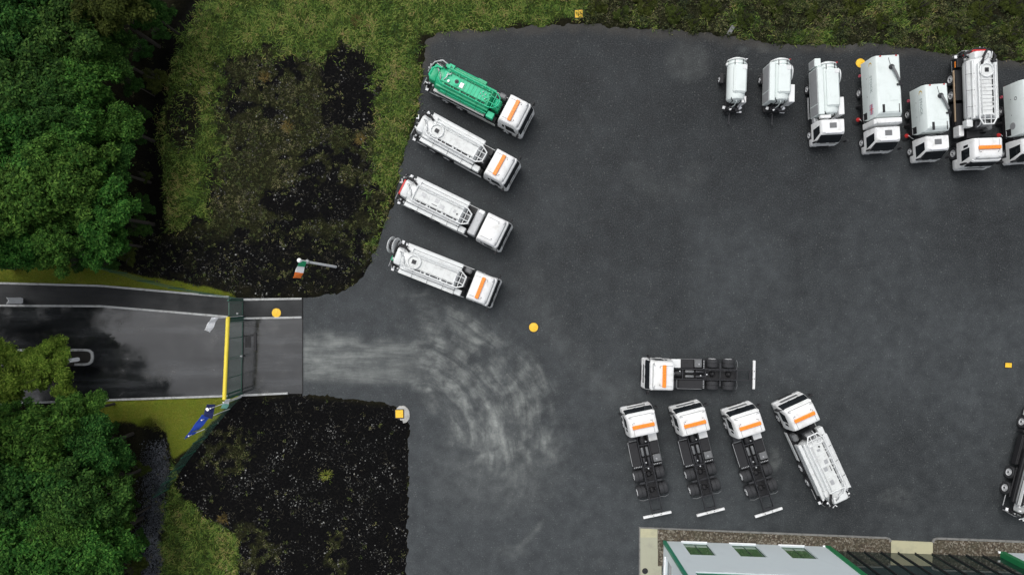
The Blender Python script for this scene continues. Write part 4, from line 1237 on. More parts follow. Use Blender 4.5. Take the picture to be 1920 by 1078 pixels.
def vac_body(t, w, x0, L, lockers, z0=.75, rearbox=False):
    """small suction tank lying along x from x0 backwards"""
    xb = x0 - L
    zc = z0 + .78
    rr = .72
    tank = part(("vt", L, x0), "tank", SWEEPW, t, lambda m: m.loft([ellipse_ring(x, a, a, zc) for x, a in
               ((x0, .30), (x0 - .04, .50), (x0 - .14, .66), (x0 - .28, rr), (xb + .62, rr), (xb + .60, rr + .06), (xb + .48, rr + .06), (xb + .46, rr - .05), (xb + .22, rr - .10), (xb + .08, .5), (xb, .3))]))
    bpart("tank_hood", SWEEPW, t, x0 - .55, xb + .72, -.42 if not lockers else -.38, .62, zc + .35, zc + .86, .13)
    bpart("hood_plate", TANKW, t, xb + 1.15, xb + .78, .22, .58, zc + .861, zc + .885, .01)
    for y in (-.36, .30):
        bpart("hinge_arm", DGREY, t, xb + .34, xb + .74, y - .025, y + .025, zc + .70, zc + .76, .01)
    part("door_ring", "door_ring", WHITE, tank, lambda m: m.lathe([(rr - .04, 0), (rr + .03, 0), (rr + .03, .07), (rr - .04, .07), (rr - .04, 0)], axis='x', n=32), (xb + .20, 0, zc))
    for y in (-.74, .74):
        bpart("door_clamp", WHITE, t, xb + .40, xb + .62, y - .10, y + .10, zc - .1, zc + .12, .03)
    part("red_valve", "valve_wheel", RED if lockers else FWHITE, t, lambda m: m.lathe([(.07, -.02), (.13, -.02), (.13, .02), (.07, .02), (.07, -.02)], axis='x', n=16), (xb + .12, .68, zc + .25), (0, .4, .3))
    # hose reel disc and boxes
    rl = part("vreel", "hose_reel", TANKW, t, lambda m: m.lathe([(0, -.04), (.56, -.04), (.58, 0), (.56, .04), (0, .04)], axis='y', n=32), (xb + 1.15, w / 2 - .10, zc + .02), (.18, 0, 0))
    part("vreelh", "reel_hub", LGREY, rl, lambda m: m.lathe([(0, .04), (.12, .04), (.12, .1), (0, .1)], axis='y', n=16))
    if lockers:
        bx = bpart("tool_locker", SWEEPW, t, x0 + .02, xb + .52, -w / 2, -.62, z0 - .05, zc + .72, .03)
        for (a, b2) in ((x0 - .06, x0 - .82), (x0 - .92, xb + .62)):
            sh = bpart("roller_shutter", LGREY, t, a, b2, -w / 2 - .02, -w / 2 + .02, z0 + .06, zc + .55, .01)
        bpart("tool_box", WHITE, t, x0 + .05, x0 - 1.35, w / 2 - .42, w / 2 + .02, z0 + .05, zc + .50, .03)
    else:
        bpart("tool_box", WHITE, t, x0 + .12, x0 - .42, w / 2 - .36, w / 2 - .02, z0 + .2, zc + .40, .03)
    if rearbox:
        bx = bpart("tool_locker", SWEEPW, t, xb + .42, xb - .22, -w / 2 - .06, -w / 2 + .42, z0 + .15, zc + .45, .03)
        bpart("roller_shutter", LGREY, t, xb + .36, xb - .16, -w / 2 - .08, -w / 2 - .05, z0 + .25, zc + .35, .01)
    # pump set in front of the tank
    rnd = random.Random(int(L * 100))
    for k in range(4):
        y = -.5 + .33 * k
        tpart("pump_pipe", (BLACK, SWEEPW, BLACK, LGREY)[k], t, [(x0 - .25, y, zc + .5), (x0 + .05, y + .15, zc + .42), (x0 + .22, y + .1 + rnd.uniform(-.2, .2), zc - .1), (x0 + .3, y, z0 + .1)], .035, 8)
    for k in range(6):
        part(("pumpbit", k), "pump_fitting", (WHITE, BLACK, SILVER, WHITE, DGREY, FWHITE)[k], t,
             lambda m: m.box(-.12 - .02 * k, .12, -.09 - .015 * k, .09, -.10, .10, .03), (x0 + .22 + rnd.uniform(-.05, .2), -.75 + .28 * k, z0 + .1 + rnd.uniform(0, .35)), (rnd.uniform(-.4, .4), rnd.uniform(-.4, .4), rnd.uniform(-.7, .7)))
    bpart("pump_base", BLACK, t, x0 + .02, x0 + .52, -w / 2 + .12, w / 2 - .12, z0 - .30, z0 - .02, .03)
    part("pump", "vacuum_pump", DGREY, t, lambda m: m.lathe([(0, -.28), (.15, -.27), (.18, -.2), (.18, .2), (.15, .27), (0, .28)], axis='y', n=16), (x0 + .26, -.05, z0 + .18))
    bpart("base_frame", BLACK, t, x0 + .35, xb + .2, -w / 2 + .25, w / 2 - .25, z0 - .22, z0 - .06, .02)


def trailer(label, px, py, rot, w, lockers):
    t = thing("tank_trailer", label, "trailer", (*gp(px, py), 0), R(rot), "suction tank trailers")
    vac_body(t, w, -.55, 3.55, lockers)
    for y in (-1, 1):
        wheel(t, -2.75, y * (w / 2 + (.02 if lockers else .12)), .36, .24)
        part(("tguard", w), "mudguard", BLACK, t, lambda m: m.box(-.42, .42, -.14, .14, -.02, .02, .02), (-2.75, y * (w / 2 + (.02 if lockers else .12)), .77))
    part("taxle", "axle", BLACK, t, lambda m: m.cyl((0, -.8, 0), (0, .8, 0), .05, 8), (-2.75, 0, .36))
    tpart("drawbar", DGREY, t, [(-.4, -.1, .5), (.75, -.12, .48)], .05, 8)
    part("coupler", "tow_eye", DGREY, t, lambda m: m.lathe([(.04, -.03), (.10, -.03), (.10, .03), (.04, .03), (.04, -.03)], axis='z', n=14), (.84, -.12, .48))
    tpart("jockey_leg", DGREY, t, [(.1, -.3, .75), (.1, -.3, .02)], .04, 8)
    bpart("lamp_board", FWHITE, t, .0, -.12, .45, .85, .55, .62, .01)
    return t


trailer("narrow white suction tank trailer at the left end of the upper row", 1366, 215, -92, 1.55, False)
trailer("wide white suction tank trailer with grey shutter locker, second in the upper row", 1446, 216, -91, 2.08, True)

t3 = thing("suction_truck", "small white suction lorry with grey roller shutters and square roof hatch", "truck", (*gp(1536, 277), 0), R(-87.5))
small_cab(t3, 2.05, 2.45)
vac_body(t3, 2.1, -2.15, 4.3, True, .95, True)
for y in (-1, 1):
    wheel(t3, -4.75, y * .85, .42, .40)
    bpart("frame_rail", BLACK, t3, -1.7, -6.3, y * .36, y * .44, .55, .74, .01)
    for z in (.55, .70):
        tpart("side_guard", LGREY, t3, [(-2.2, y * 1.06, z), (-4.0, y * 1.06, z)], .022, 6)
bpart("cab_rack", WHITE, t3, -1.8, -2.05, -1.0, -.15, 2.2, 2.5, .03)
bpart("side_tank", LGREY, t3, -1.74, -2.1, -1.05, -.8, 1.1, 1.5, .03)
bpart("fuel_tank", BLACK, t3, -2.3, -3.4, .5, 1.0, .4, .9, .05)
# ------------------------------------------------------------------ building with apron, kerb and paving
BX, BY = gp(1244, 1013)
BROT = -math.atan(.034)


def bl(px, py):
    """photograph ground point -> building frame"""
    x, y = gp(px, py)
    x -= BX; y -= BY
    c, s = math.cos(-BROT), math.sin(-BROT)
    return (x * c - y * s, x * s + y * c)


def gravel_mat():
    m, nt, b = newmat("brown_aggregate")
    v = nd(nt, "ShaderNodeTexVoronoi", Scale=9.0)
    tc = nt.nodes.new("ShaderNodeTexCoord").outputs["Object"]
    nt.links.new(tc, v.inputs["Vector"])
    sx = nt.nodes.new("ShaderNodeSeparateColor"); nt.links.new(v.outputs["Color"], sx.inputs[0])
    r = ramp(nt, sx.outputs[0], [(.0, (.035, .026, .018)), (.4, (.075, .055, .038)), (.7, (.12, .098, .07)), (.95, (.24, .22, .18))])
    n = noise(nt, .8, 4, vec=tc)
    c = mix(nt, ramp(nt, n.outputs[0], [(.4, 0.0), (.7, .5)]).outputs[0], r.outputs[0], (.05, .052, .03))
    nt.links.new(c, b.inputs["Base Color"]); b.inputs["Roughness"].default_value = .9
    bp = nd(nt, "ShaderNodeBump", Strength=.6, Distance=.02); nt.links.new(v.outputs["Distance"], bp.inputs["Height"]); nt.links.new(bp.outputs[0], b.inputs["Normal"])
    return m


AGG = gravel_mat()
CREAM = plain("cream_paving", (.46, .44, .29), .8, var=.06, scale=1.2, dirt=(.38, .37, .26))
CREAMD = plain("cream_paving_weathered", (.37, .37, .28), .8, var=.08, scale=.8, dirt=(.30, .30, .24))

struct(sheet("apron", [(1233, 991), (1664, 1009), (1669, 1013), (1669, 1060), (1233, 1060)], .10, AGG, .2))
struct(sheet("apron", [(1748, 1013), (1753, 1011), (2500, 1037), (2500, 1100), (1748, 1100)], .10, AGG, .2))
struct(sheet("paved_path", [(1200, 990), (1232.5, 991), (1232.5, 1012), (1232.5, 1028), (1240, 1033), (1240, 1300), (1200, 1300)], .098, CREAMD, .2))
struct(sheet("paving_slab", [(1200.5, 989.5), (1232, 990.8), (1232, 1006), (1200.5, 1006)], .106, CREAM, .1))
struct(sheet("paving_slab", [(1669.6, 1012), (1747.6, 1015.4), (1747.6, 1075), (1669.6, 1072)], .104, CREAM, .2))
struct(strip("kerb", [(1199, 1300), (1199, 988), (1450, 998.5), (1662, 1007.5), (1668, 1010), (1669.3, 1014)], .14, -.1, .125, KERBD))
struct(strip("kerb", [(1748, 1016), (1750, 1010.5), (1757, 1008.5), (2500, 1037)], .16, -.1, .125, KERBD))
DRAINM = plain("dark_iron_cover", (.03, .03, .032), .6, .4, var=.3, scale=8)
dc = part("drainc", "drain_cover", DRAINM, None, lambda m: m.lathe([(0, .012), (.10, .012), (.12, .006), (.21, .006), (.24, .014), (.25, .0)], axis='z', n=24), (*gp(1209, 1069), .106))
tag(dc, "dark round drain cover in the pale paving beside the building", "drain cover")

bld = thing("office_building", "white clad building with green corner trims and glass entrance front", "building", (BX, BY, .1), BROT)


def wall(name, mat, u0, u1, z0, z1, ops, v=0.0, depth=.22, axis='u'):
    """north-facing wall (v is up the page) with openings (u0,u1,z0,z1); axis 'v' turns it into the west wall"""
    us = sorted({u0, u1, *[o[0] for o in ops], *[o[1] for o in ops]}); zs = sorted({z0, z1, *[o[2] for o in ops], *[o[3] for o in ops]})
    m = MB()

    def pt(u, d, z):
        return (u, v - d, z) if axis == 'u' else (v + d, u, z)
    for a, b in zip(us[:-1], us[1:]):
        for c, d in zip(zs[:-1], zs[1:]):
            mu, mz = (a + b) / 2, (c + d) / 2
            if any(o[0] < mu < o[1] and o[2] < mz < o[3] for o in ops): continue
            m.add([pt(a, 0, c), pt(b, 0, c), pt(b, 0, d), pt(a, 0, d)], [(0, 1, 2, 3)])
    for (a, b, c, d) in ops:
        for (p, q) in (((a, c), (b, c)), ((b, c), (b, d)), ((b, d), (a, d)), ((a, d), (a, c))):
            m.add([pt(p[0], 0, p[1]), pt(q[0], 0, q[1]), pt(q[0], depth, q[1]), pt(p[0], depth, p[1])], [(0, 1, 2, 3)])
    return link(name, m.mesh(name, mat, 0), bld)


BH = 8.8
TRIMD = plain("dark_green_frame", (.008, .03, .02), .4, var=.05)
P1 = bl(1546, 1023)[0]        # where the glass front starts
P2 = bl(1874, 1034)[0]
LEN = P2 + 16.0
wins = []
for (a, b) in ((1277, 1323.5), (1367, 1414.6), (1459, 1505.6)):
    wins.append((bl(a, 1014)[0], bl(b, 1015)[0], .12, 2.70))
band = (.9, P1 - .6, 5.9, 7.5)
w1 = wall("wall", CLAD, 0, P1, 0, BH, wins + [band])
for (a, b, c, d) in wins:
    fr = part(("wfr", round(b - a, 2)), "window", TRIMD, w1, lambda m, w=b - a: (m.box(-w / 2, w / 2, -.03, .03, 0, .07), m.box(-w / 2, w / 2, -.03, .03, 2.51, 2.58), m.box(-w / 2, -w / 2 + .07, -.03, .03, .07, 2.51), m.box(w / 2 - .07, w / 2, -.03, .03, .07, 2.51), m.box(-.035, .035, -.03, .03, .07, 2.51)), ((a + b) / 2, -.16, c))
    for s in (-1, 1):
        w = b - a
        bpart("pane", GGLASS, fr, s * .035, s * (w / 2 - .07), -.012, .012, .07, 2.51, .0)
    bpart("sill", FWHITE, w1, a - .05, b + .05, .0, .09, c - .07, c - .005, .01)
fr = link("window_band", None, w1)
nb = 7
for k in range(nb):
    u0_ = band[0] + (band[1] - band[0]) * k / nb; u1_ = band[0] + (band[1] - band[0]) * (k + 1) / nb
    bpart("pane", BGLASS, w1, u0_ + .04, u1_ - .04, -.20, -.16, band[2] + .04, band[3] - .04, .0)
    bpart("window_frame", TRIMT, w1, u1_ - .04, u1_ + .04, -.21, -.12, band[2] + .002, band[3] - .002, .0)
bpart("window_frame", TRIMT, w1, band[0] + .002, band[1] - .002, -.21, -.11, band[2] + .001, band[2] + .05, .0)
bpy.data.objects.remove(fr)
# west wall
wv = wall("wall", CLAD, -14, 0, 0, BH, [(-4.2, -1.0, .9, 2.7), (-9.5, -6.0, .9, 2.7), (-12.0, -1.2, 5.9, 7.5)], 0.0, axis='v')
for (a, b, c, d) in ((-4.2, -1.0, .9, 2.7), (-9.5, -6.0, .9, 2.7), (-12.0, -1.2, 5.9, 7.5)):
    bpart("pane", BGLASS, wv, .16, .20, a + .002, b - .002, c + .002, d - .002, .0)
    bpart("window_frame", LGREY, wv, .10, .157, (a + b) / 2 - .04, (a + b) / 2 + .04, c + .003, d - .003, .0)
    bpart("sill", FWHITE, wv, -.12, .0, a - .05, b + .05, c - .07, c - .005, .01)
bpart("corner_trim", TRIMT, bld, -.06, .20, -.2, .06, .0, BH, .01)
# glass entrance front between two green fins
for (u, w) in ((P1, .42), (P2, .42)):
    bpart("green_fin", TRIMG, bld, u - .02, u + w, -.6, .10, .0, BH + .1, .02)
    bpart("fin_foot", FWHITE, bld, u - .20, u - .03, -.05, .12, .0, .09, .01)
ng = 10
g0, g1 = P1 + .44, P2 - .04
for k in range(ng):
    a = g0 + (g1 - g0) * k / ng; b = g0 + (g1 - g0) * (k + 1) / ng
    for (c, d) in ((.06, 2.6), (2.68, 5.4), (5.48, BH)):
        bpart("glass_pane", BGLASS, bld, a + .035, b - .035, -.36, -.33, c, d, .0)
    if k:
        bpart("mullion", BLACK, bld, a - .034, a + .034, -.42, -.22, .0, BH, .0)
for z in (.0, 2.60, 5.40):
    bpart("transom", BLACK, bld, g0 + .002, g1 - .002, -.41, -.3295, z + .002, z + .058, .0)
w2 = wall("wall", CLAD, P2 + .42, LEN, 0, BH, [(P2 + 2 + 4.2 * k, P2 + 4.1 + 4.2 * k, .12, 2.7) for k in range(3)])
for k in range(3):
    for s in (0, 1):
        bpart("pane", GGLASS, w2, P2 + 2 + 4.2 * k + 1.05 * s + .04, P2 + 3.05 + 4.2 * k + 1.05 * s - .01, -.18, -.15, .16, 2.66, .0)
bpart("rear_wall", CLAD, bld, .0, LEN, -14.2, -14.0, .0, BH, .0)
bpart("end_wall", CLAD, bld, LEN, LEN + .2, -14.2, .0, .0, BH, .0)
ROOFM = plain("grey_roof_membrane", (.30, .31, .32), .8, var=.1, scale=.5)
rf = bpart("roof", ROOFM, bld, .05, LEN - .05, -13.95, -.45, BH - .2, BH - .1, .0)
for (a, b, c, d) in ((-.05, LEN + .25, -.30, -.02), (-.05, LEN + .25, -14.25, -14.02), (-.05, .25, -14.01, -.31), (LEN - .05, LEN + .25, -14.01, -.31)):
    bpart("parapet_cap", TRIMG, bld, a, b, c, d, BH + .002, BH + .10, .01)


# ------------------------------------------------------------------ yellow covers and small ground items
def cover(label, px, py, kind, z=.012):
    if kind == "round":
        o = part("ycov", "manhole_cover", YELLOW, None, lambda m: m.lathe([(0, .03), (.28, .03), (.30, .024), (.34, .024), (.37, .03), (.385, .0), (.385, -.03)], axis='z', n=32), (*gp(px, py), z))
    elif kind == "square":
        o = part("ycovs", "manhole_cover", YELLOW, None, lambda m: m.box(-.32, .32, -.32, .32, -.03, .035, .015), (*gp(px, py), z), (0, 0, .02))
    else:
        o = part("ycovt", "manhole_cover", YELLOW, None, lambda m: m.box(-.27, .27, -.19, .19, -.03, .03, .012), (*gp(px, py), z), (0, 0, -.05))
    m2 = {"round": ("ykey", lambda m: m.box(-.05, .05, -.015, .015, 0, .012)), "square": ("ykey", lambda m: m.box(-.05, .05, -.015, .015, 0, .012)), "tiny": ("ykey", lambda m: m.box(-.05, .05, -.015, .015, 0, .012))}[kind]
    part(m2[0], "key_slot", ORANGED, o, m2[1], (.12 if kind == "round" else .1, .05, .024 if kind == "round" else .024))
    if kind == "round":
        part("yring", "cover_frame", DRAINM, o, lambda m: m.lathe([(.388, -.02), (.388, .02), (.44, .016), (.45, -.02)], axis='z', n=32))
    else:
        hx, hy = (.32, .32) if kind == "square" else (.27, .19)
        for i_, (a_, b_, c_, d_) in enumerate(((-hx - .06, hx + .06, hy + .003, hy + .06), (-hx - .06, hx + .06, -hy - .06, -hy - .003), (-hx - .06, -hx - .003, -hy, hy), (hx + .003, hx + .06, -hy, hy))):
            bpart("cover_frame", DRAINM, o, a_, b_, c_, d_, -.03, .02, .0)
    return tag(o, label, "manhole cover", "yellow painted covers")


cover("round yellow manhole cover in the open yard near the lowest tanker", 1000.5, 613.5, "round")
cover("round yellow manhole cover on the footpath by the gate", 519, 586.5, "round", .082)
cover("round yellow manhole cover beside the larger sweeper's rear", 1613, 119, "round")
cover("square yellow cover at the grass edge above the yard", 1085, 28, "square", .13)
cover("square yellow cover on a pale concrete pad at the soil corner", 749.5, 775, "square", .16)
cover("small yellow cover in the yard at the right edge", 1890.5, 684.5, "tiny")
PAD = plain("pale_concrete", (.42, .42, .40), .9, var=.15, scale=3, dirt=(.3, .3, .28))


def padf(m):
    rr_ = random.Random(3)
    n = 26
    ring = [(math.cos(a) * (.60 + .07 * rr_.random()) * .98, math.sin(a) * (.70 + .10 * rr_.random())) for a in (2 * math.pi * k / n for k in range(n))]
    m.loft([[(x * 1.02, y * 1.02, -.12) for x, y in ring], [(x, y, .02) for x, y in ring], [(x * .93, y * .93, .035) for x, y in ring]])


pad = part("pad", "concrete_pad", PAD, None, padf, (*gp(754.5, 777), .085), angle=20)
tag(pad, "pale round concrete pad at the corner of the black soil", "concrete pad")
plank = part("plank", "metal_plate", MGREY, None, lambda m: m.box(-.16, .16, -.42, .42, 0, .04, .01), (*gp(1369, 59), .16), (.03, .02, R(-32)))
tag(plank, "small grey metal plate lying at the grass edge above the yard", "plate")
refl_slats = thing("reflection_slats", "dark slatted shape standing in for a reflection behind the gate", "drain", (*gp(465, 641), .004))  # dark plate and bars added to imitate a reflection in wet tarmac
bpart("slats_base", DRAINM, refl_slats, -.25, .25, -.45, .45, .0, .012, .0)
for k in range(6):
    bpart("slat", BLACK, refl_slats, -.20, .20, -.38 + .14 * k, -.32 + .14 * k, .0125, .02, .0)
refl_tee = thing("reflection_tee", "black T shape standing in for a reflection behind the gate", "reflection", (*gp(479, 640), .0))  # bar and rod added as the T shape of that reflection
bpart("tee_bar", BLACK, refl_tee, -.10, .10, -.75, .75, .0, .08, .01)
tpart("tee_stem", BLACK, refl_tee, [(-.1, .52, .05), (-1.05, .47, .05)], .03, 6)

# ------------------------------------------------------------------ gate, height bar and mesh fence
GH = 2.75


def mesh_panel(m, L, h, z0=.05, sp=.06, r=.0055, fence=False):
    if fence: sp, r = .10, .003
    n = max(2, int(L / sp))
    for i in range(n + 1):
        x = L * i / n
        m.box(x - r, x + r, -r * .6, r * .6, z0, h)
    k = int((h - z0) / .20)
    for i in range(k + 1):
        z = z0 + (h - z0) * i / k
        m.box(0, L, -r * .6 - .001, r * .6 + .001, z - r, z + r)


def fence_run(root, p0, p1, h=2.45, post0=True, post1=True):
    a = Vector((*p0, 0)); b = Vector((*p1, 0)); L = (b - a).length
    ang = math.atan2(b.y - a.y, b.x - a.x)
    if post0: part(("fpost", h), "post", FENCEG, root, lambda m: m.box(-.035, .035, -.035, .035, -.3, h + .05, .008), a)
    if post1: part(("fpost", h), "post", FENCEG, root, lambda m: m.box(-.035, .035, -.035, .035, -.3, h + .05, .008), b)
    o = part(("fmesh", round(L, 2), h), "mesh_panel", FENCEG, root, lambda m: mesh_panel(m, L, h, fence=True), a, (0, 0, ang), angle=0)
    o["kind"] = "stuff"


F1 = [(452, 745), (432, 767), (410, 793), (389, 819), (368, 845), (349, 870), (332, 893), (318, 915)]
fs = thing("mesh_fence", "green wire mesh fence slanting down from the gate past the lawn", "fence")
for i, (p, q) in enumerate(zip(F1[:-1], F1[1:])):
    fence_run(fs, gp(*p), gp(*q), 2.45, i == 0)
F2 = [(456, 560), (400, 551), (345, 541), (290, 528), (240, 512), (190, 500)]
fn = thing("mesh_fence", "green wire mesh fence running left from the gate above the footpath", "fence")
for i, (p, q) in enumerate(zip(F2[:-1], F2[1:])):
    fence_run(fn, gp(*p), gp(*q), 2.45, i == 0)


def gate_leaf(root, name, p0, p1, h=GH, stiles=(.5,)):
    a = Vector((*p0, 0)); b = Vector((*p1, 0)); L = (b - a).length
    ang = math.atan2(b.y - a.y, b.x - a.x)
    fr = part((name, round(L, 2)), name, FENCEL, root, lambda m: (m.box(0, L, -.025, .025, h - .06, h, .008), m.box(0, .05, -.024, .024, .15, h - .061, .006), m.box(L - .05, L, -.024, .024, .15, h - .061, .006)), a, (0, 0, ang))
    bpart("bottom_rail", FENCEG, fr, .0, L, -.028, .028, .08, .15, .008)
    for s in stiles:
        bpart("stile", FENCEG, fr, L * s - .025, L * s + .025, -.024, .024, .151, h - .061, .006)
    o = part((name, "mesh", round(L, 2)), "mesh_panel", FENCEG, fr, lambda m: mesh_panel(m, L - .1, h - .07, .16), (.05, 0, 0), angle=0)
    o["kind"] = "stuff"
    return fr


def gpost(root, p, h=GH + .15, w=.07):
    o = part(("gpost", h, w), "gate_post", FENCEG, root, lambda m: m.box(-w, w, -w, w, -.2, h, .012), (*p, 0))
    return o


pg = thing("pedestrian_gate", "narrow green mesh gate across the footpath", "gate", (*gp(456, 563), 0))
k0 = gp(456, 563)
gate_leaf(pg, "gate_leaf", (0, -.15), (0, -1.22), stiles=())
gpost(pg, (0, 0)); gpost(pg, (0, -1.40))
bpart("latch", SILVER, pg, -.06, .06, -1.15, -1.0, 1.1, 1.2, .01)
vg = thing("road_gate", "wide green mesh double gate closed across the entrance road", "gate", (*gp(456, 600), 0))
gx, gy = gp(456, 600)
mid = gp(455, 667); end = gp(453.5, 737)
gate_leaf(vg, "gate_leaf", (0, -.1), (mid[0] - gx, mid[1] - gy + .03), stiles=(.45,))
gate_leaf(vg, "gate_leaf", (mid[0] - gx, mid[1] - gy - .03), (end[0] - gx, end[1] - gy + .1), stiles=(.5,))
gpost(vg, (0, 0)); gpost(vg, (end[0] - gx, end[1] - gy))
bpart("latch", SILVER, vg, mid[0] - gx - .09, mid[0] - gx + .09, mid[1] - gy - .09, mid[1] - gy + .09, .25, .36, .02)

hb = thing("height_bar", "long yellow overhead bar along the top of the road gate", "barrier", (*gp(455, 596), 0))
x0, y0 = hb.location.x, hb.location.y
a = g3(427.5, 594, 3.0); b = g3(420.5, 749, 3.0)
part("ybar", "bar", YELLOWP, hb, lambda m: m.tube([(a[0] - x0, a[1] - y0, 3.0), (b[0] - x0, b[1] - y0, 3.0)], .15, 14))
for q in (a, b):
    qx, qy = q[0] - x0, q[1] - y0 + (-.2 if q is a else .35)
    bpart("post", FENCEG, hb, qx - .06, qx + .06, qy - .06, qy + .06, .0, 2.86, .01)


# ------------------------------------------------------------------ flags
def cloth(parent, name, mat, A0, A1, B0, B1, bands=None, wave=.08, nu=14, nv=7):
    """cloth whose hoist edge runs A0->A1 and fly edge B0->B1 (world points relative to the parent)"""
    m = MB(); A0, A1, B0, B1 = map(Vector, (A0, A1, B0, B1))
    nrm = (B0 - A0).cross(A1 - A0).normalized()
    vs = []
    for j in range(nv + 1):
        for i in range(nu + 1):
            u = i / nu; v = j / nv
            p = A0.lerp(A1, v).lerp(B0.lerp(B1, v), u)
            vs.append(tuple(p + nrm * wave * math.sin(u * 9 + v * 2.2) * min(1, u * 3)))
    for j in range(nv):
        for i in range(nu):
            m.cur = 0 if not bands else min(len(mat) - 1, int(len(mat) * (i + .5) / nu))
            m.add([vs[j * (nu + 1) + i], vs[j * (nu + 1) + i + 1], vs[(j + 1) * (nu + 1) + i + 1], vs[(j + 1) * (nu + 1) + i]], [(0, 1, 2, 3)])
    me = m.mesh(name, mat, 180)
    o = link(name, me, parent)
    sol = o.modifiers.new("thickness", 'SOLIDIFY'); sol.thickness = .008
    return o


def flagpole(label, px, py, h, r=.035, name="flag", base=True):
    x, y = gp(px, py)
    t = thing(name, label, "flag", (x, y, 0), 0)
    part(("pole", h, r), "pole", FWHITE, t, lambda m: m.tube([(0, 0, -.1), (0, 0, h)], [r * 1.25, r * .9], 10))
    part(("ball", r), "finial", FWHITE, t, lambda m: m.lathe([(0, -r * 1.9), (r * 1.4, -r * 1.2), (r * 1.9, 0), (r * 1.4, r * 1.2), (0, r * 1.9)], axis='z', n=14), (0, 0, h + r * 1.2))
    return t


def rel(t, px, py, h):
    x, y, z = g3(px, py, h)
    return (x - t.location.x, y - t.location.y, z)


t = flagpole("green, white and orange striped flag on a tall white pole in the black soil", 630, 500.5, 9.3, .085)
part("collar", "pole_collar", LGREY, t, lambda m: m.lathe([(.08, -.15), (.14, -.12), (.14, .12), (.08, .15)], axis='z', n=14), (0, 0, 7.6))
cloth(t, "flag_cloth", [FGREEN, FWHITE, FORANGE], rel(t, 562, 488, 9.15), rel(t, 575, 491, 8.6), rel(t, 549, 521, 8.8), rel(t, 565, 522, 8.3), True, .04, 18)
t = flagpole("white flag on a pole at the upper gate post", 456, 593, 5.2, .03)
cloth(t, "flag_cloth", FWHITE, rel(t, 397, 595, 5.15), rel(t, 410, 595, 4.7), rel(t, 383, 618, 4.9), rel(t, 394, 624, 4.5), None, .055)
em = MB(); em.box(-.13, .13, -.02, .02, 0, .006); em.box(-.10, .10, -.02, .02, .0, .006)
bpart("emblem", DGREY, t, *[v + d for v, d in zip((rel(t, 394, 609, 4.75)[0],) * 2, (-.10, .10))], *[v + d for v, d in zip((rel(t, 394, 609, 4.75)[1],) * 2, (-.03, .03))], 4.72, 4.74, .0)
t = flagpole("royal blue flag hanging between the fence poles over the lawn", 432, 766, 5.0, .03)
cloth(t, "flag_cloth", BLUE, rel(t, 379, 777, 4.95), rel(t, 396, 779, 4.5), rel(t, 354, 811, 4.8), rel(t, 373, 806, 4.4), None, .03)
t = flagpole("small dark blue flag at the lowest fence pole", 410, 793, 5.0, .03)
cloth(t, "flag_cloth", BLUE, rel(t, 354, 811, 4.95), rel(t, 371, 808, 4.5), rel(t, 345, 823, 4.7), rel(t, 363, 815, 4.4), None, .02, 8)
t = flagpole("navy flag with a white emblem beside the yellow bar's lower end", 453, 744, 5.6, .03)
cloth(t, "flag_cloth", NAVY, rel(t, 388, 758, 5.5), rel(t, 404, 758, 5.0), rel(t, 381, 779, 5.3), rel(t, 398, 786, 4.8), None, .03)
e0 = rel(t, 389, 767, 5.45)
part("emb2", "emblem", FWHITE, t, lambda m: m.lathe([(0, .0), (.12, .0), (.14, .01), (0, .02)], axis='z', n=7), (e0[0], e0[1], 5.47), (.1, -.2, .3))
t = flagpole("white and aqua flag at the foot of the yellow bar", 455, 741, 3.6, .03)
cloth(t, "flag_cloth", [FWHITE, AQUA], rel(t, 423, 749, 3.5), rel(t, 432, 747, 3.0), rel(t, 413, 765, 3.3), rel(t, 426, 767, 2.8), True, .04)


def banner(label, px, py, h, w, notch):
    x, y = gp(px, py)
    t = thing("white_banner", label, "banner", (x, y, .08), math.atan2(y, x))

    def f(m):
        o = [(-w * .35, 0), (w * .35, 0), (w * .5, .25), (w * .47, h * .6), (w * .5, h)] + ([(0, h * .86)] if notch else [(0, h + .05)]) + [(-w * .5, h), (-w * .46, h * .5), (-w * .5, .25)]
        m.loft([[(-.03, a, b) for a, b in o], [(.03, a, b) for a, b in o]])
    link("banner_cloth", (lambda mm: (f(mm), mm.mesh("banner_cloth", FWHITE, 30))[1])(MB()), t)
    bpart("stake", DGREY, t, -.02, .02, -.02, .02, -.1, .02, .0)
    return t


banner("white swallow-tailed upright banner on the footpath near the left edge", 44, 563.5, 1.75, .52, True)
banner("slim white upright banner on the end of the traffic island", 150, 673, 1.45, .34, False)
banner("white upright banner half hidden by the island tree's leaves", 49, 664, 1.4, .34, False)


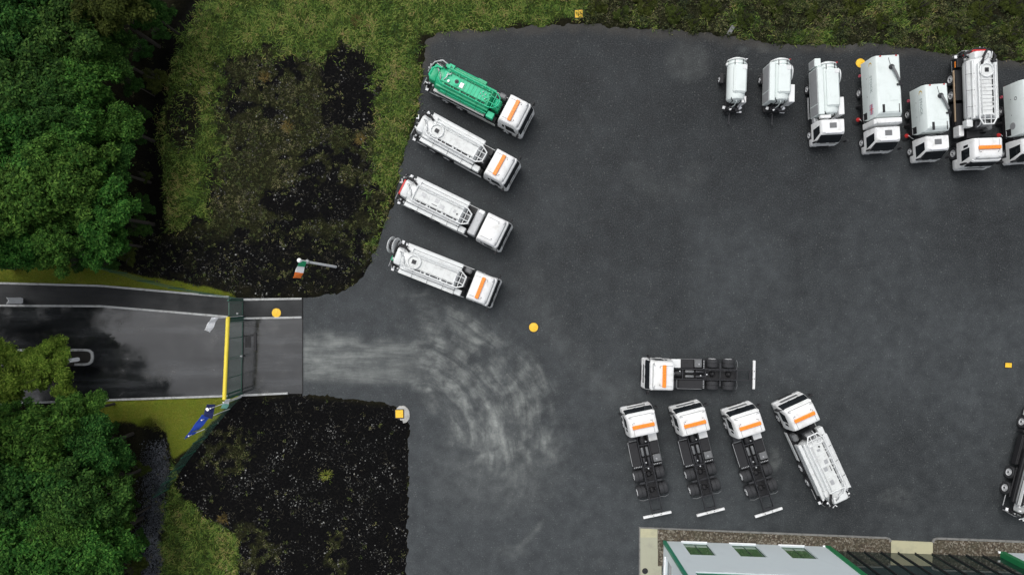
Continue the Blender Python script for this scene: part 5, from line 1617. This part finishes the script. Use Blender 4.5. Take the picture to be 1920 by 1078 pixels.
# ------------------------------------------------------------------ trees
def leafmat(name, c0, c1, c2):
    m, nt, b = newmat(name)
    g = nt.nodes.new("ShaderNodeNewGeometry"); oi = nt.nodes.new("ShaderNodeObjectInfo")
    r = ramp(nt, g.outputs["Random Per Island"], [(.0, c0), (.5, c1), (1.0, c2)])
    n = noise(nt, .9, 3)
    v = nt.nodes.new("ShaderNodeHueSaturation")
    nt.links.new(r.outputs[0], v.inputs["Color"])
    mr = nt.nodes.new("ShaderNodeMapRange"); mr.inputs[3].default_value = .485; mr.inputs[4].default_value = .515
    nt.links.new(oi.outputs["Random"], mr.inputs[0]); nt.links.new(mr.outputs[0], v.inputs["Hue"])
    mv = nt.nodes.new("ShaderNodeMapRange"); mv.inputs[1].default_value = .3; mv.inputs[2].default_value = .7; mv.inputs[3].default_value = .5; mv.inputs[4].default_value = 1.45
    nt.links.new(n.outputs[0], mv.inputs[0]); nt.links.new(mv.outputs[0], v.inputs["Value"])
    nt.links.new(v.outputs[0], b.inputs["Base Color"])
    b.inputs["Roughness"].default_value = .75
    b.inputs["Specular IOR Level"].default_value = .08
    tr = nt.nodes.new("ShaderNodeBsdfTranslucent"); nt.links.new(v.outputs[0], tr.inputs[0])
    mx = nt.nodes.new("ShaderNodeMixShader"); mx.inputs[0].default_value = .25
    out = nt.nodes["Material Output"]
    nt.links.new(b.outputs[0], mx.inputs[1]); nt.links.new(tr.outputs[0], mx.inputs[2]); nt.links.new(mx.outputs[0], out.inputs[0])
    return m


LEAFS = [leafmat("leaf_deep_green", (.008, .028, .006), (.024, .076, .014), (.070, .150, .030)),
         leafmat("leaf_mid_green", (.010, .036, .006), (.034, .104, .016), (.095, .200, .035)),
         leafmat("leaf_olive_green", (.018, .028, .006), (.042, .058, .011), (.080, .100, .022)),
         leafmat("leaf_bright_green", (.045, .105, .012), (.11, .21, .028), (.20, .31, .05))]
BARK = plain("bark", (.028, .024, .019), .95, var=.3, scale=6)


def leaf_quads(P, N, size, r):
    """pointed leaf quads at P facing about N"""
    n = len(P)
    a = r.normal(size=(n, 3)); t = np.cross(N, a); t /= np.linalg.norm(t, axis=1)[:, None] + 1e-9
    bt = np.cross(N, t)
    s = size[:, None]
    v = np.stack([P - t * s, P - bt * s * .48 + t * s * .1, P + t * s, P + bt * s * .48 + t * s * .1], 1).reshape(-1, 3)
    return v, np.arange(4 * n).reshape(-1, 4)


def crown_mesh(seed, R0, RZ, nclump, per, lf=(.11, .21)):
    r = np.random.default_rng(seed)
    cs = []
    while len(cs) < nclump:
        d = r.normal(size=3); d /= np.linalg.norm(d)
        if d[2] < -.35: continue
        k = r.uniform(.45, 1.0) ** .6
        lob = .82 + .28 * math.sin(3 * math.atan2(d[1], d[0]) + seed) + .12 * math.sin(5 * math.atan2(d[1], d[0]) + seed * 2)
        cs.append((d[0] * R0 * k * lob, d[1] * R0 * k * lob, d[2] * RZ * k, r.uniform(.30, .85) * R0 / 2.9))
    VP, VN, SZ = [], [], []
    for (x, y, z, rad) in cs:
        n = int(per * (rad / (.7 * R0 / 2.9)) ** 2)
        d = r.normal(size=(n, 3)); d /= np.linalg.norm(d, axis=1)[:, None]
        d[:, 2] = np.where(d[:, 2] < -.2, -d[:, 2], d[:, 2])
        k = r.uniform(.55, 1.08, n)[:, None]
        tw = fbm(d[:, 0] * 3 + seed, d[:, 1] * 3 + x, 3, 2)[:, None]
        P = np.array([x, y, z]) + d * rad * k * (.58 + .84 * tw) * np.array([1, 1, .8])
        N = d * .7 + np.array([0, 0, .75]) + r.normal(size=(n, 3)) * .42
        N /= np.linalg.norm(N, axis=1)[:, None]
        VP.append(P); VN.append(N); SZ.append(r.uniform(lf[0], lf[1], n))
    v, q = leaf_quads(np.concatenate(VP), np.concatenate(VN), np.concatenate(SZ), r)
    return raw_mesh("crown", v, q), cs


def trunk_mesh(seed, hc, R0, cs):
    m = MB(); rn = random.Random(seed)
    m.tube([(0, 0, -.6), (rn.uniform(-.1, .1), rn.uniform(-.1, .1), hc * .5), (rn.uniform(-.2, .2), rn.uniform(-.2, .2), hc), (0, 0, hc + R0 * .6)], [.20, .15, .10, .03], 8)
    for c in cs[::4]:
        p = (c[0] * .2, c[1] * .2, hc * .62); q = (c[0] * .6, c[1] * .6, hc + c[2] * .5); e = (c[0], c[1], hc + c[2])
        m.tube([p, q, e], [.08, .05, .02], 6)
    return m.mesh("trunk", BARK, 60)


VARS = []
for i in range(5):
    cm, cs = crown_mesh(100 + i, 3.0, 2.1, 80, 330, (.08, .17))
    VARS.append((cm, cs))
CM = {}


def tree(label, px, py, Rm, hc, k, lm, group, zs=1.0, rot=None, name="tree"):
    x, y = gp(px, py, hc)
    low = hc < 1
    t = thing(name, label, "shrub" if low else "tree", (x, y, 0), 0, group)
    cm, cs = VARS[k % 5]
    key = (k % 5, lm)
    if key not in CM:
        me = cm.copy(); me.materials.clear(); me.materials.append(LEAFS[lm]); CM[key] = me
    s = Rm / 3.0
    rz = random.uniform(0, 6.28) if rot is None else rot
    link("crown", CM[key], t, (0, 0, hc), (0, 0, rz), (s, s, s * zs))
    kt = ("trunk", k % 5, round(hc, 1))
    if kt not in CACHE: CACHE[kt] = trunk_mesh(k, hc, 2.0, cs)
    link("trunk", CACHE[kt], t, (0, 0, 0), (0, 0, rz), (s, s, 1))
    return t


WOOD = [  # px, py, radius px, crown height, leaf kind
    (42, 42, 88, 7, 0), (132, 66, 78, 6.5, 0), (195, 14, 66, 7, 2), (58, 150, 86, 7, 0), (150, 168, 74, 6, 1), (205, 100, 50, 5, 0),
    (38, 262, 84, 7, 1), (126, 262, 78, 6.5, 1), (212, 232, 54, 5, 1), (60, 362, 86, 7, 1), (146, 352, 78, 6.5, 1), (205, 318, 48, 5, 0),
    (196, 402, 64, 6, 1), (44, 440, 66, 6, 1), (118, 442, 62, 6, 1), (188, 452, 46, 5, 1), (250, 158, 20, 2.5, 0), (100, 200, 60, 7.5, 0), (95, 315, 60, 7.5, 1),
    (285, 25, 36, 3.5, 0), (-70, 100, 100, 7, 0), (-60, 300, 100, 7, 1), (-60, 430, 80, 6, 1), (60, -70, 90, 7, 0), (200, -60, 90, 7, 0)]
wl = {0: "deep green broadleaf tree in the wood at the upper left", 1: "fresh green broadleaf tree in the wood at the upper left", 2: "olive green tree at the top edge of the upper left wood"}
spot = ["touching the top left corner", "left of the olive tree", "", "against the left edge, second from the top", "in the middle of its upper half", "below the olive tree beside the ditch",
        "against the left edge near mid height", "at its very centre", "bulging towards the ditch at mid height", "against the left edge in its lower half", "in the middle of its lower half", "in the gap beside the ditch",
        "bulging towards the ditch low down", "at its bottom left", "above the yellowish lawn strip", "at its bottom right corner beside black soil", "", "tallest of its upper middle", "tallest of its lower middle",
        "sparse beside the ditch top", "beyond the left edge, high", "beyond the left edge, mid", "beyond the left edge, low", "beyond the top edge, left", "beyond the top edge, right"]
for i, (px, py, rp, hc, lm) in enumerate(WOOD):
    lab = wl[lm] if lm == 2 else "upper left wood: %s tree %s" % (("deep green", "fresh green")[lm], spot[i])
    if i == 16: lab = "single small round bush between the upper left wood and the ditch"
    tree(lab, px, py, rp / S * (1 - hc / H), hc, i, lm, "trees of the upper left wood", name="broadleaf_tree")
WOOD2 = [(72, 822, 78, 6, 1, "topmost of the lower left wood beside the road"), (178, 838, 62, 5, 0, "facing the lawn"), (52, 925, 82, 6.5, 0, "against the left edge"), (158, 930, 76, 6, 0, "in its middle"),
         (208, 905, 46, 4.5, 0, "bulging towards the ditch"), (72, 1030, 82, 6.5, 1, "in the bottom left corner"), (172, 1026, 74, 6, 1, "at the bottom edge"), (220, 985, 36, 4, 1, "small, beside the stony ditch"),
         (25, 782, 36, 4, 1, "small, touching the road kerb at the left edge"), (148, 775, 46, 4.5, 1, "leaning over the road kerb"), (110, 985, 50, 7, 1, "tallest, near the bottom"), (-60, 900, 100, 7, 0, "beyond the left edge"), (80, 1150, 100, 7, 0, "beyond the bottom edge")]
for i, (px, py, rp, hc, lm, sp_) in enumerate(WOOD2):
    tree("lower left wood: %s tree %s" % (("deep green", "fresh green")[lm], sp_.replace(" of the lower left wood", "")), px, py, rp / S * (1 - hc / H), hc, i + 2, lm, "trees of the lower left wood", name="broadleaf_tree")
tree("bright green tree on the traffic island, left of the pair", 28, 700, 62 / S * .94, 3.2, 1, 3, "trees on the traffic island", .75, name="island_tree")
tree("bright green tree on the traffic island, right of the pair", 90, 690, 54 / S * .94, 3.0, 3, 3, "trees on the traffic island", .75, name="island_tree")

for (px, py, hh, lab) in ((-90, 668, 11, "tall tree on the traffic island beyond the left edge"), (30, 500, 11, "tall tree on the lawn strip beyond the left edge"), (25, 795, 11, "tall roadside tree beyond the left edge below the road"), (-150, 668, 11, "tall tree far along the traffic island beyond the left edge")):
    k_ = H / (H - hh)
    tree(lab, CX + (px - CX) * k_, CY + (py - CY) * k_, 5.0, hh, 2, 1, "tall roadside trees", name="roadside_tree")
SHR = [(262, 40), (300, 60), (268, 95), (292, 150), (268, 215), (262, 262), (275, 330), (268, 385), (262, 425), (240, 478), (205, 492), (150, 490), (262, 880), (250, 945), (262, 1010), (255, 1060), (232, 860), (215, 800)]
for i, (px, py) in enumerate(SHR):
    tree("dark low shrub in the undergrowth between wood and ditch", px, py, random.uniform(.45, 1.0), .35, i, 0 if i % 3 else 2, "undergrowth shrubs beside the ditch", .6, name="shrub")
BR = [(1120, 12, .8), (1165, 30, .7), (1210, 8, .9), (1265, 28, .8), (1330, 14, .9), (1395, 36, .7), (1455, 12, .9), (1530, 26, .8), (1600, 8, 1.0), (1655, 40, .7), (1720, 14, 1.0), (1770, 52, .8), (1840, 22, 1.1), (1895, 58, .9), (1900, 10, 1.0), (1820, 70, .6), (1300, 46, .5), (1575, 52, .6)]
for i, (px, py, rr) in enumerate(BR):
    tree("low olive bramble clump on the bank above the parked sweepers", px, py, rr, .2, i, 2, "bramble clumps on the bank", .45, name="bramble_bush")

# ------------------------------------------------------------------ grass, weeds, stones
def ground_z(x, y):
    """height of the soft ground by bilinear lookup in the terrain mesh"""
    nx = int(round(124 / .25)) + 1; ny = int(round(86 / .25)) + 1
    if not hasattr(ground_z, "Z"):
        co = np.empty(len(terrain_me.vertices) * 3, np.float32); terrain_me.vertices.foreach_get("co", co)
        ground_z.Z = co.reshape(-1, 3)[:, 2].reshape(ny, nx)
    fx = np.clip((x + 62) / .25, 0, nx - 1.001); fy = np.clip((y + 44) / .25, 0, ny - 1.001)
    i = fx.astype(int); j = fy.astype(int); u = fx - i; w = fy - j
    Z = ground_z.Z
    return (Z[j, i] * (1 - u) + Z[j, i + 1] * u) * (1 - w) + (Z[j + 1, i] * (1 - u) + Z[j + 1, i + 1] * u) * w


def scatter(n, seed, key, boxpx=(-120, 2100, -210, 1160), minsd=.0, pw=1.0):
    r = np.random.default_rng(seed)
    px = r.uniform(boxpx[0], boxpx[1], n); py = r.uniform(boxpx[2], boxpx[3], n)
    f = fields(px, py)
    w = f[key] if isinstance(key, str) else key(f, px, py)
    keep = (r.random(n) < w ** pw) & (f["sd"] > minsd + r.normal(size=n) * .10)
    px, py = px[keep], py[keep]
    x = (px - CX) / S; y = (CY - py) / S
    f = {k: v[keep] for k, v in f.items()}
    return x, y, ground_z(x, y), f, r, px, py


def bladesm(name, colors, weights_noise=.5):
    m, nt, b = newmat(name)
    g = nt.nodes.new("ShaderNodeNewGeometry")
    n = noise(nt, .45, 4, .6)
    s = math_(nt, 'MULTIPLY_ADD', n.outputs[0], 1.9, -.95)
    s = math_(nt, 'ADD', math_(nt, 'MULTIPLY', g.outputs["Random Per Island"], .75), math_(nt, 'ADD', s, .12))
    r = ramp(nt, s, [(i / (len(colors) - 1), c) for i, c in enumerate(colors)])
    nt.links.new(r.outputs[0], b.inputs["Base Color"])
    b.inputs["Roughness"].default_value = .7; b.inputs["Specular IOR Level"].default_value = .25
    return m


GRASSM = bladesm("long_grass_blades", [(.014, .038, .006), (.052, .112, .014), (.115, .195, .026), (.20, .245, .052), (.29, .215, .09)])
WEEDM = bladesm("weed_leaves", [(.010, .018, .005), (.034, .054, .012), (.072, .092, .022), (.125, .125, .045), (.19, .16, .09)])
LAWNM = bladesm("lawn_blades", [(.07, .11, .012), (.125, .175, .018), (.19, .215, .03), (.25, .23, .05)])


def blades(x, y, z, L, W, lean, r, az=None):
    n = len(x)
    a = r.uniform(0, 2 * math.pi, n) if az is None else az
    d = np.stack([np.cos(a), np.sin(a), np.zeros(n)], 1); s = np.stack([-np.sin(a), np.cos(a), np.zeros(n)], 1)
    b = np.stack([x, y, z - .02], 1)
    up = np.array([0, 0, 1.0])
    p1 = b + d * (L * lean * .45)[:, None] + up * (L * .55 * (1.2 - lean))[:, None]
    p2 = b + d * (L * lean)[:, None] + up * (L * .75 * (1.15 - lean))[:, None]
    w = W[:, None]
    v = np.stack([b - s * w, b + s * w, p1 + s * w * .8, p1 - s * w * .8, p2], 1).reshape(-1, 3)
    k = np.arange(n)[:, None] * 5
    q = np.concatenate([k + np.array([[0, 1, 2]]), k + np.array([[0, 2, 3]]), k + np.array([[3, 2, 4]])], 0)
    return v, q


def stuff(name, me, mat, label, cat):
    me.materials.append(mat)
    o = link(name, me)
    o["kind"] = "stuff"
    return tag(o, label, cat)


x, y, z, f, r, px, py = scatter(1260000, 5, lambda f, a, b: f["grass"] * (.12 + .88 * sm(.36, .62, fbm(a / 9, b / 9, 19, 3))), minsd=-.05)
n = len(x)
fl = fbm(px / 30, py / 30, 15) * 4 * math.pi
az = fl + r.normal(size=n) * 1.0
v, q = blades(x, y, z, r.uniform(.18, .60, n), r.uniform(.011, .028, n), r.uniform(.35, 1.0, n), r, az)
stuff("long_grass", raw_mesh("long_grass", v, q), GRASSM, "long uneven grass growing round the black soil and above the yard", "grass")
x, y, z, f, r, px, py = scatter(500000, 6, "lawn", (-120, 470, 440, 870), minsd=.03)
n = len(x)
v, q = blades(x, y, z, r.uniform(.05, .12, n), r.uniform(.008, .014, n), r.uniform(.2, .9, n), r)
stuff("lawn_grass", raw_mesh("lawn_grass", v, q), LAWNM, "short yellowish green lawn beside the entrance road", "grass")
def rosettes(nc, seed, wfn, per, spread, hfun, size, name, mat, label):
    """leaves gathered round scattered plant centres"""
    x, y, z, f, r, px, py = scatter(nc, seed, wfn, minsd=-.16)
    k = r.integers(per[0], per[1], len(x)); idx = np.repeat(np.arange(len(x)), k)
    n = len(idx); rad = np.repeat(r.uniform(.4, 1.5, len(x)), k)
    x2 = x[idx] + r.normal(size=n) * spread * rad; y2 = y[idx] + r.normal(size=n) * spread * rad
    N = r.normal(size=(n, 3)) * .5 + np.array([0, 0, 1.0]); N /= np.linalg.norm(N, axis=1)[:, None]
    h = hfun(f, r, len(x))[idx] * r.uniform(.1, 1.0, n)
    v, q = leaf_quads(np.stack([x2, y2, ground_z(x2, y2) + h], 1), N, r.uniform(size[0], size[1], n) * np.repeat(r.uniform(.7, 1.3, len(x)), k), r)
    return stuff(name, raw_mesh(name, v, q), mat, label, "weeds")


rosettes(60000, 8, lambda f, a, b: np.clip(f["weed"] * (1 - .9 * (f["top"] > .3)) * .75 + .05 * f["grass"] + .10 * (1 - f["soil"]) * (1 - f["lawn"]) * (a < 330) * (a > 200), 0, 1), (8, 26), .09,
         lambda f, r, n: r.uniform(.04, .22, n), (.028, .06), "weeds", WEEDM, "low scattered weeds over the black soil")
BANKM = bladesm("bank_leaves", [(.005, .010, .004), (.016, .026, .007), (.040, .054, .013), (.080, .090, .026), (.14, .125, .06)])
rosettes(70000, 9, lambda f, a, b: f["top"] * .8 * (.15 + .85 * sm(.38, .6, fbm(a / 16, b / 16, 23))), (14, 40), .13,
         lambda f, r, n: r.uniform(.1, .6, n), (.04, .085), "bank_undergrowth", BANKM, "tangled olive undergrowth on the bank above the parked vehicles")
STEMM = bladesm("dry_stems", [(.02, .018, .012), (.05, .046, .032), (.10, .092, .066), (.19, .175, .13)])
x, y, z, f, r, px, py = scatter(260000, 10, lambda f, a, b: np.clip((f["soil"] * .16 + f["weed"] * .42) * sm(.36, .62, fbm(a / 20, b / 20, 27)) + f["top"] * .14 + .05 * f["grass"], 0, 1), minsd=.0)
n = len(x)
v, q = blades(x, y, z + .02, r.uniform(.12, .42, n), r.uniform(.005, .011, n), r.uniform(.7, 1.05, n), r)
stuff("dry_stems", raw_mesh("dry_stems", v, q), STEMM, "pale dry plant stems lying over the black soil and bank", "dry stems")


def stones(n, seed, wfn, sz, boxpx, name, mat, label, cat="stones"):
    x, y, z, f, r, px, py = scatter(n, seed, wfn, boxpx, minsd=.05)
    n = len(x)
    s = sz[0] + (sz[1] - sz[0]) * r.random(n) ** 3.5
    base = np.array([(1, 0, 0), (.2, .9, .1), (-.9, .3, 0), (-.3, -.9, .1), (.5, -.7, -.1), (.1, 0, .7)], float)
    k = 6
    v = base[None] * s[:, None, None] * r.uniform(.6, 1.25, (n, k, 1)) * np.array([1, .8, .8])
    a = r.uniform(0, 6.28, n); c, sn = np.cos(a)[:, None], np.sin(a)[:, None]
    vx = v[:, :, 0] * c - v[:, :, 1] * sn; vy = v[:, :, 0] * sn + v[:, :, 1] * c
    v = np.stack([vx + x[:, None], vy + y[:, None], v[:, :, 2] + z[:, None] + s[:, None] * .1], -1).reshape(-1, 3)
    o = np.arange(n)[:, None] * k
    q = np.concatenate([o + np.array([t]) for t in ((0, 1, 5), (1, 2, 5), (2, 3, 5), (3, 4, 5), (4, 0, 5))], 0)
    return stuff(name, raw_mesh(name, v, q), mat, label, cat)


STONEM = bladesm("soil_stones", [(.008, .008, .008), (.020, .020, .019), (.040, .040, .038), (.085, .085, .08), (.26, .26, .25)])
stones(75000, 12, lambda f, a, b: f["soil"] * 1.0 * sm(.42, .72, fbm(a / 22, b / 22, 63)) * (1 - .55 * f["weed"]) + .03 * f["grass"], (.012, .10), (190, 800, 60, 1140), "soil_stones", STONEM, "pale stones scattered over the black soil")
DSTONE = bladesm("ditch_stones", [(.02, .022, .026), (.045, .05, .058), (.08, .088, .10), (.16, .17, .19)])
stones(40000, 13, lambda f, a, b: f["ditch"] * sm(820, 860, b), (.03, .09), (230, 340, 800, 1140), "ditch_stones", DSTONE, "blue grey stones lining the lower ditch")
# yellowed tussocks standing alone in the soil
TUS = bladesm("dry_tussock_blades", [(.06, .045, .012), (.12, .085, .02), (.19, .14, .04)])
for i, (px, py, lab) in enumerate(((420, 970, "dry orange tussock in the lower soil beside the grass"), (540, 238, "dry yellow tussock in the middle of the upper soil"), (497, 145, "dry brown tussock near the top of the upper soil"),
                                   (676, 262, "dry brown tussock at the right rim of the upper soil"), (612, 890, "green weed tuft alone in the lower soil"), (668, 40, "dry red brown tussock in the grass above the soil"))):
    r = np.random.default_rng(300 + i); n = 160
    x, y = gp(px, py)
    xx = x + r.normal(size=n) * .16; yy = y + r.normal(size=n) * .16
    az = np.arctan2(yy - y, xx - x) + r.normal(size=n) * .3
    zz = ground_z(xx, yy)
    v, q = blades(xx, yy, zz, r.uniform(.2, .5, n), r.uniform(.008, .016, n), r.uniform(.4, 1.0, n), r, az)
    me = raw_mesh("tussock", v, q); me.materials.append(TUS if i != 4 else LAWNM)
    tag(link("grass_tussock", me), lab, "tussock", "tussocks in the soil")
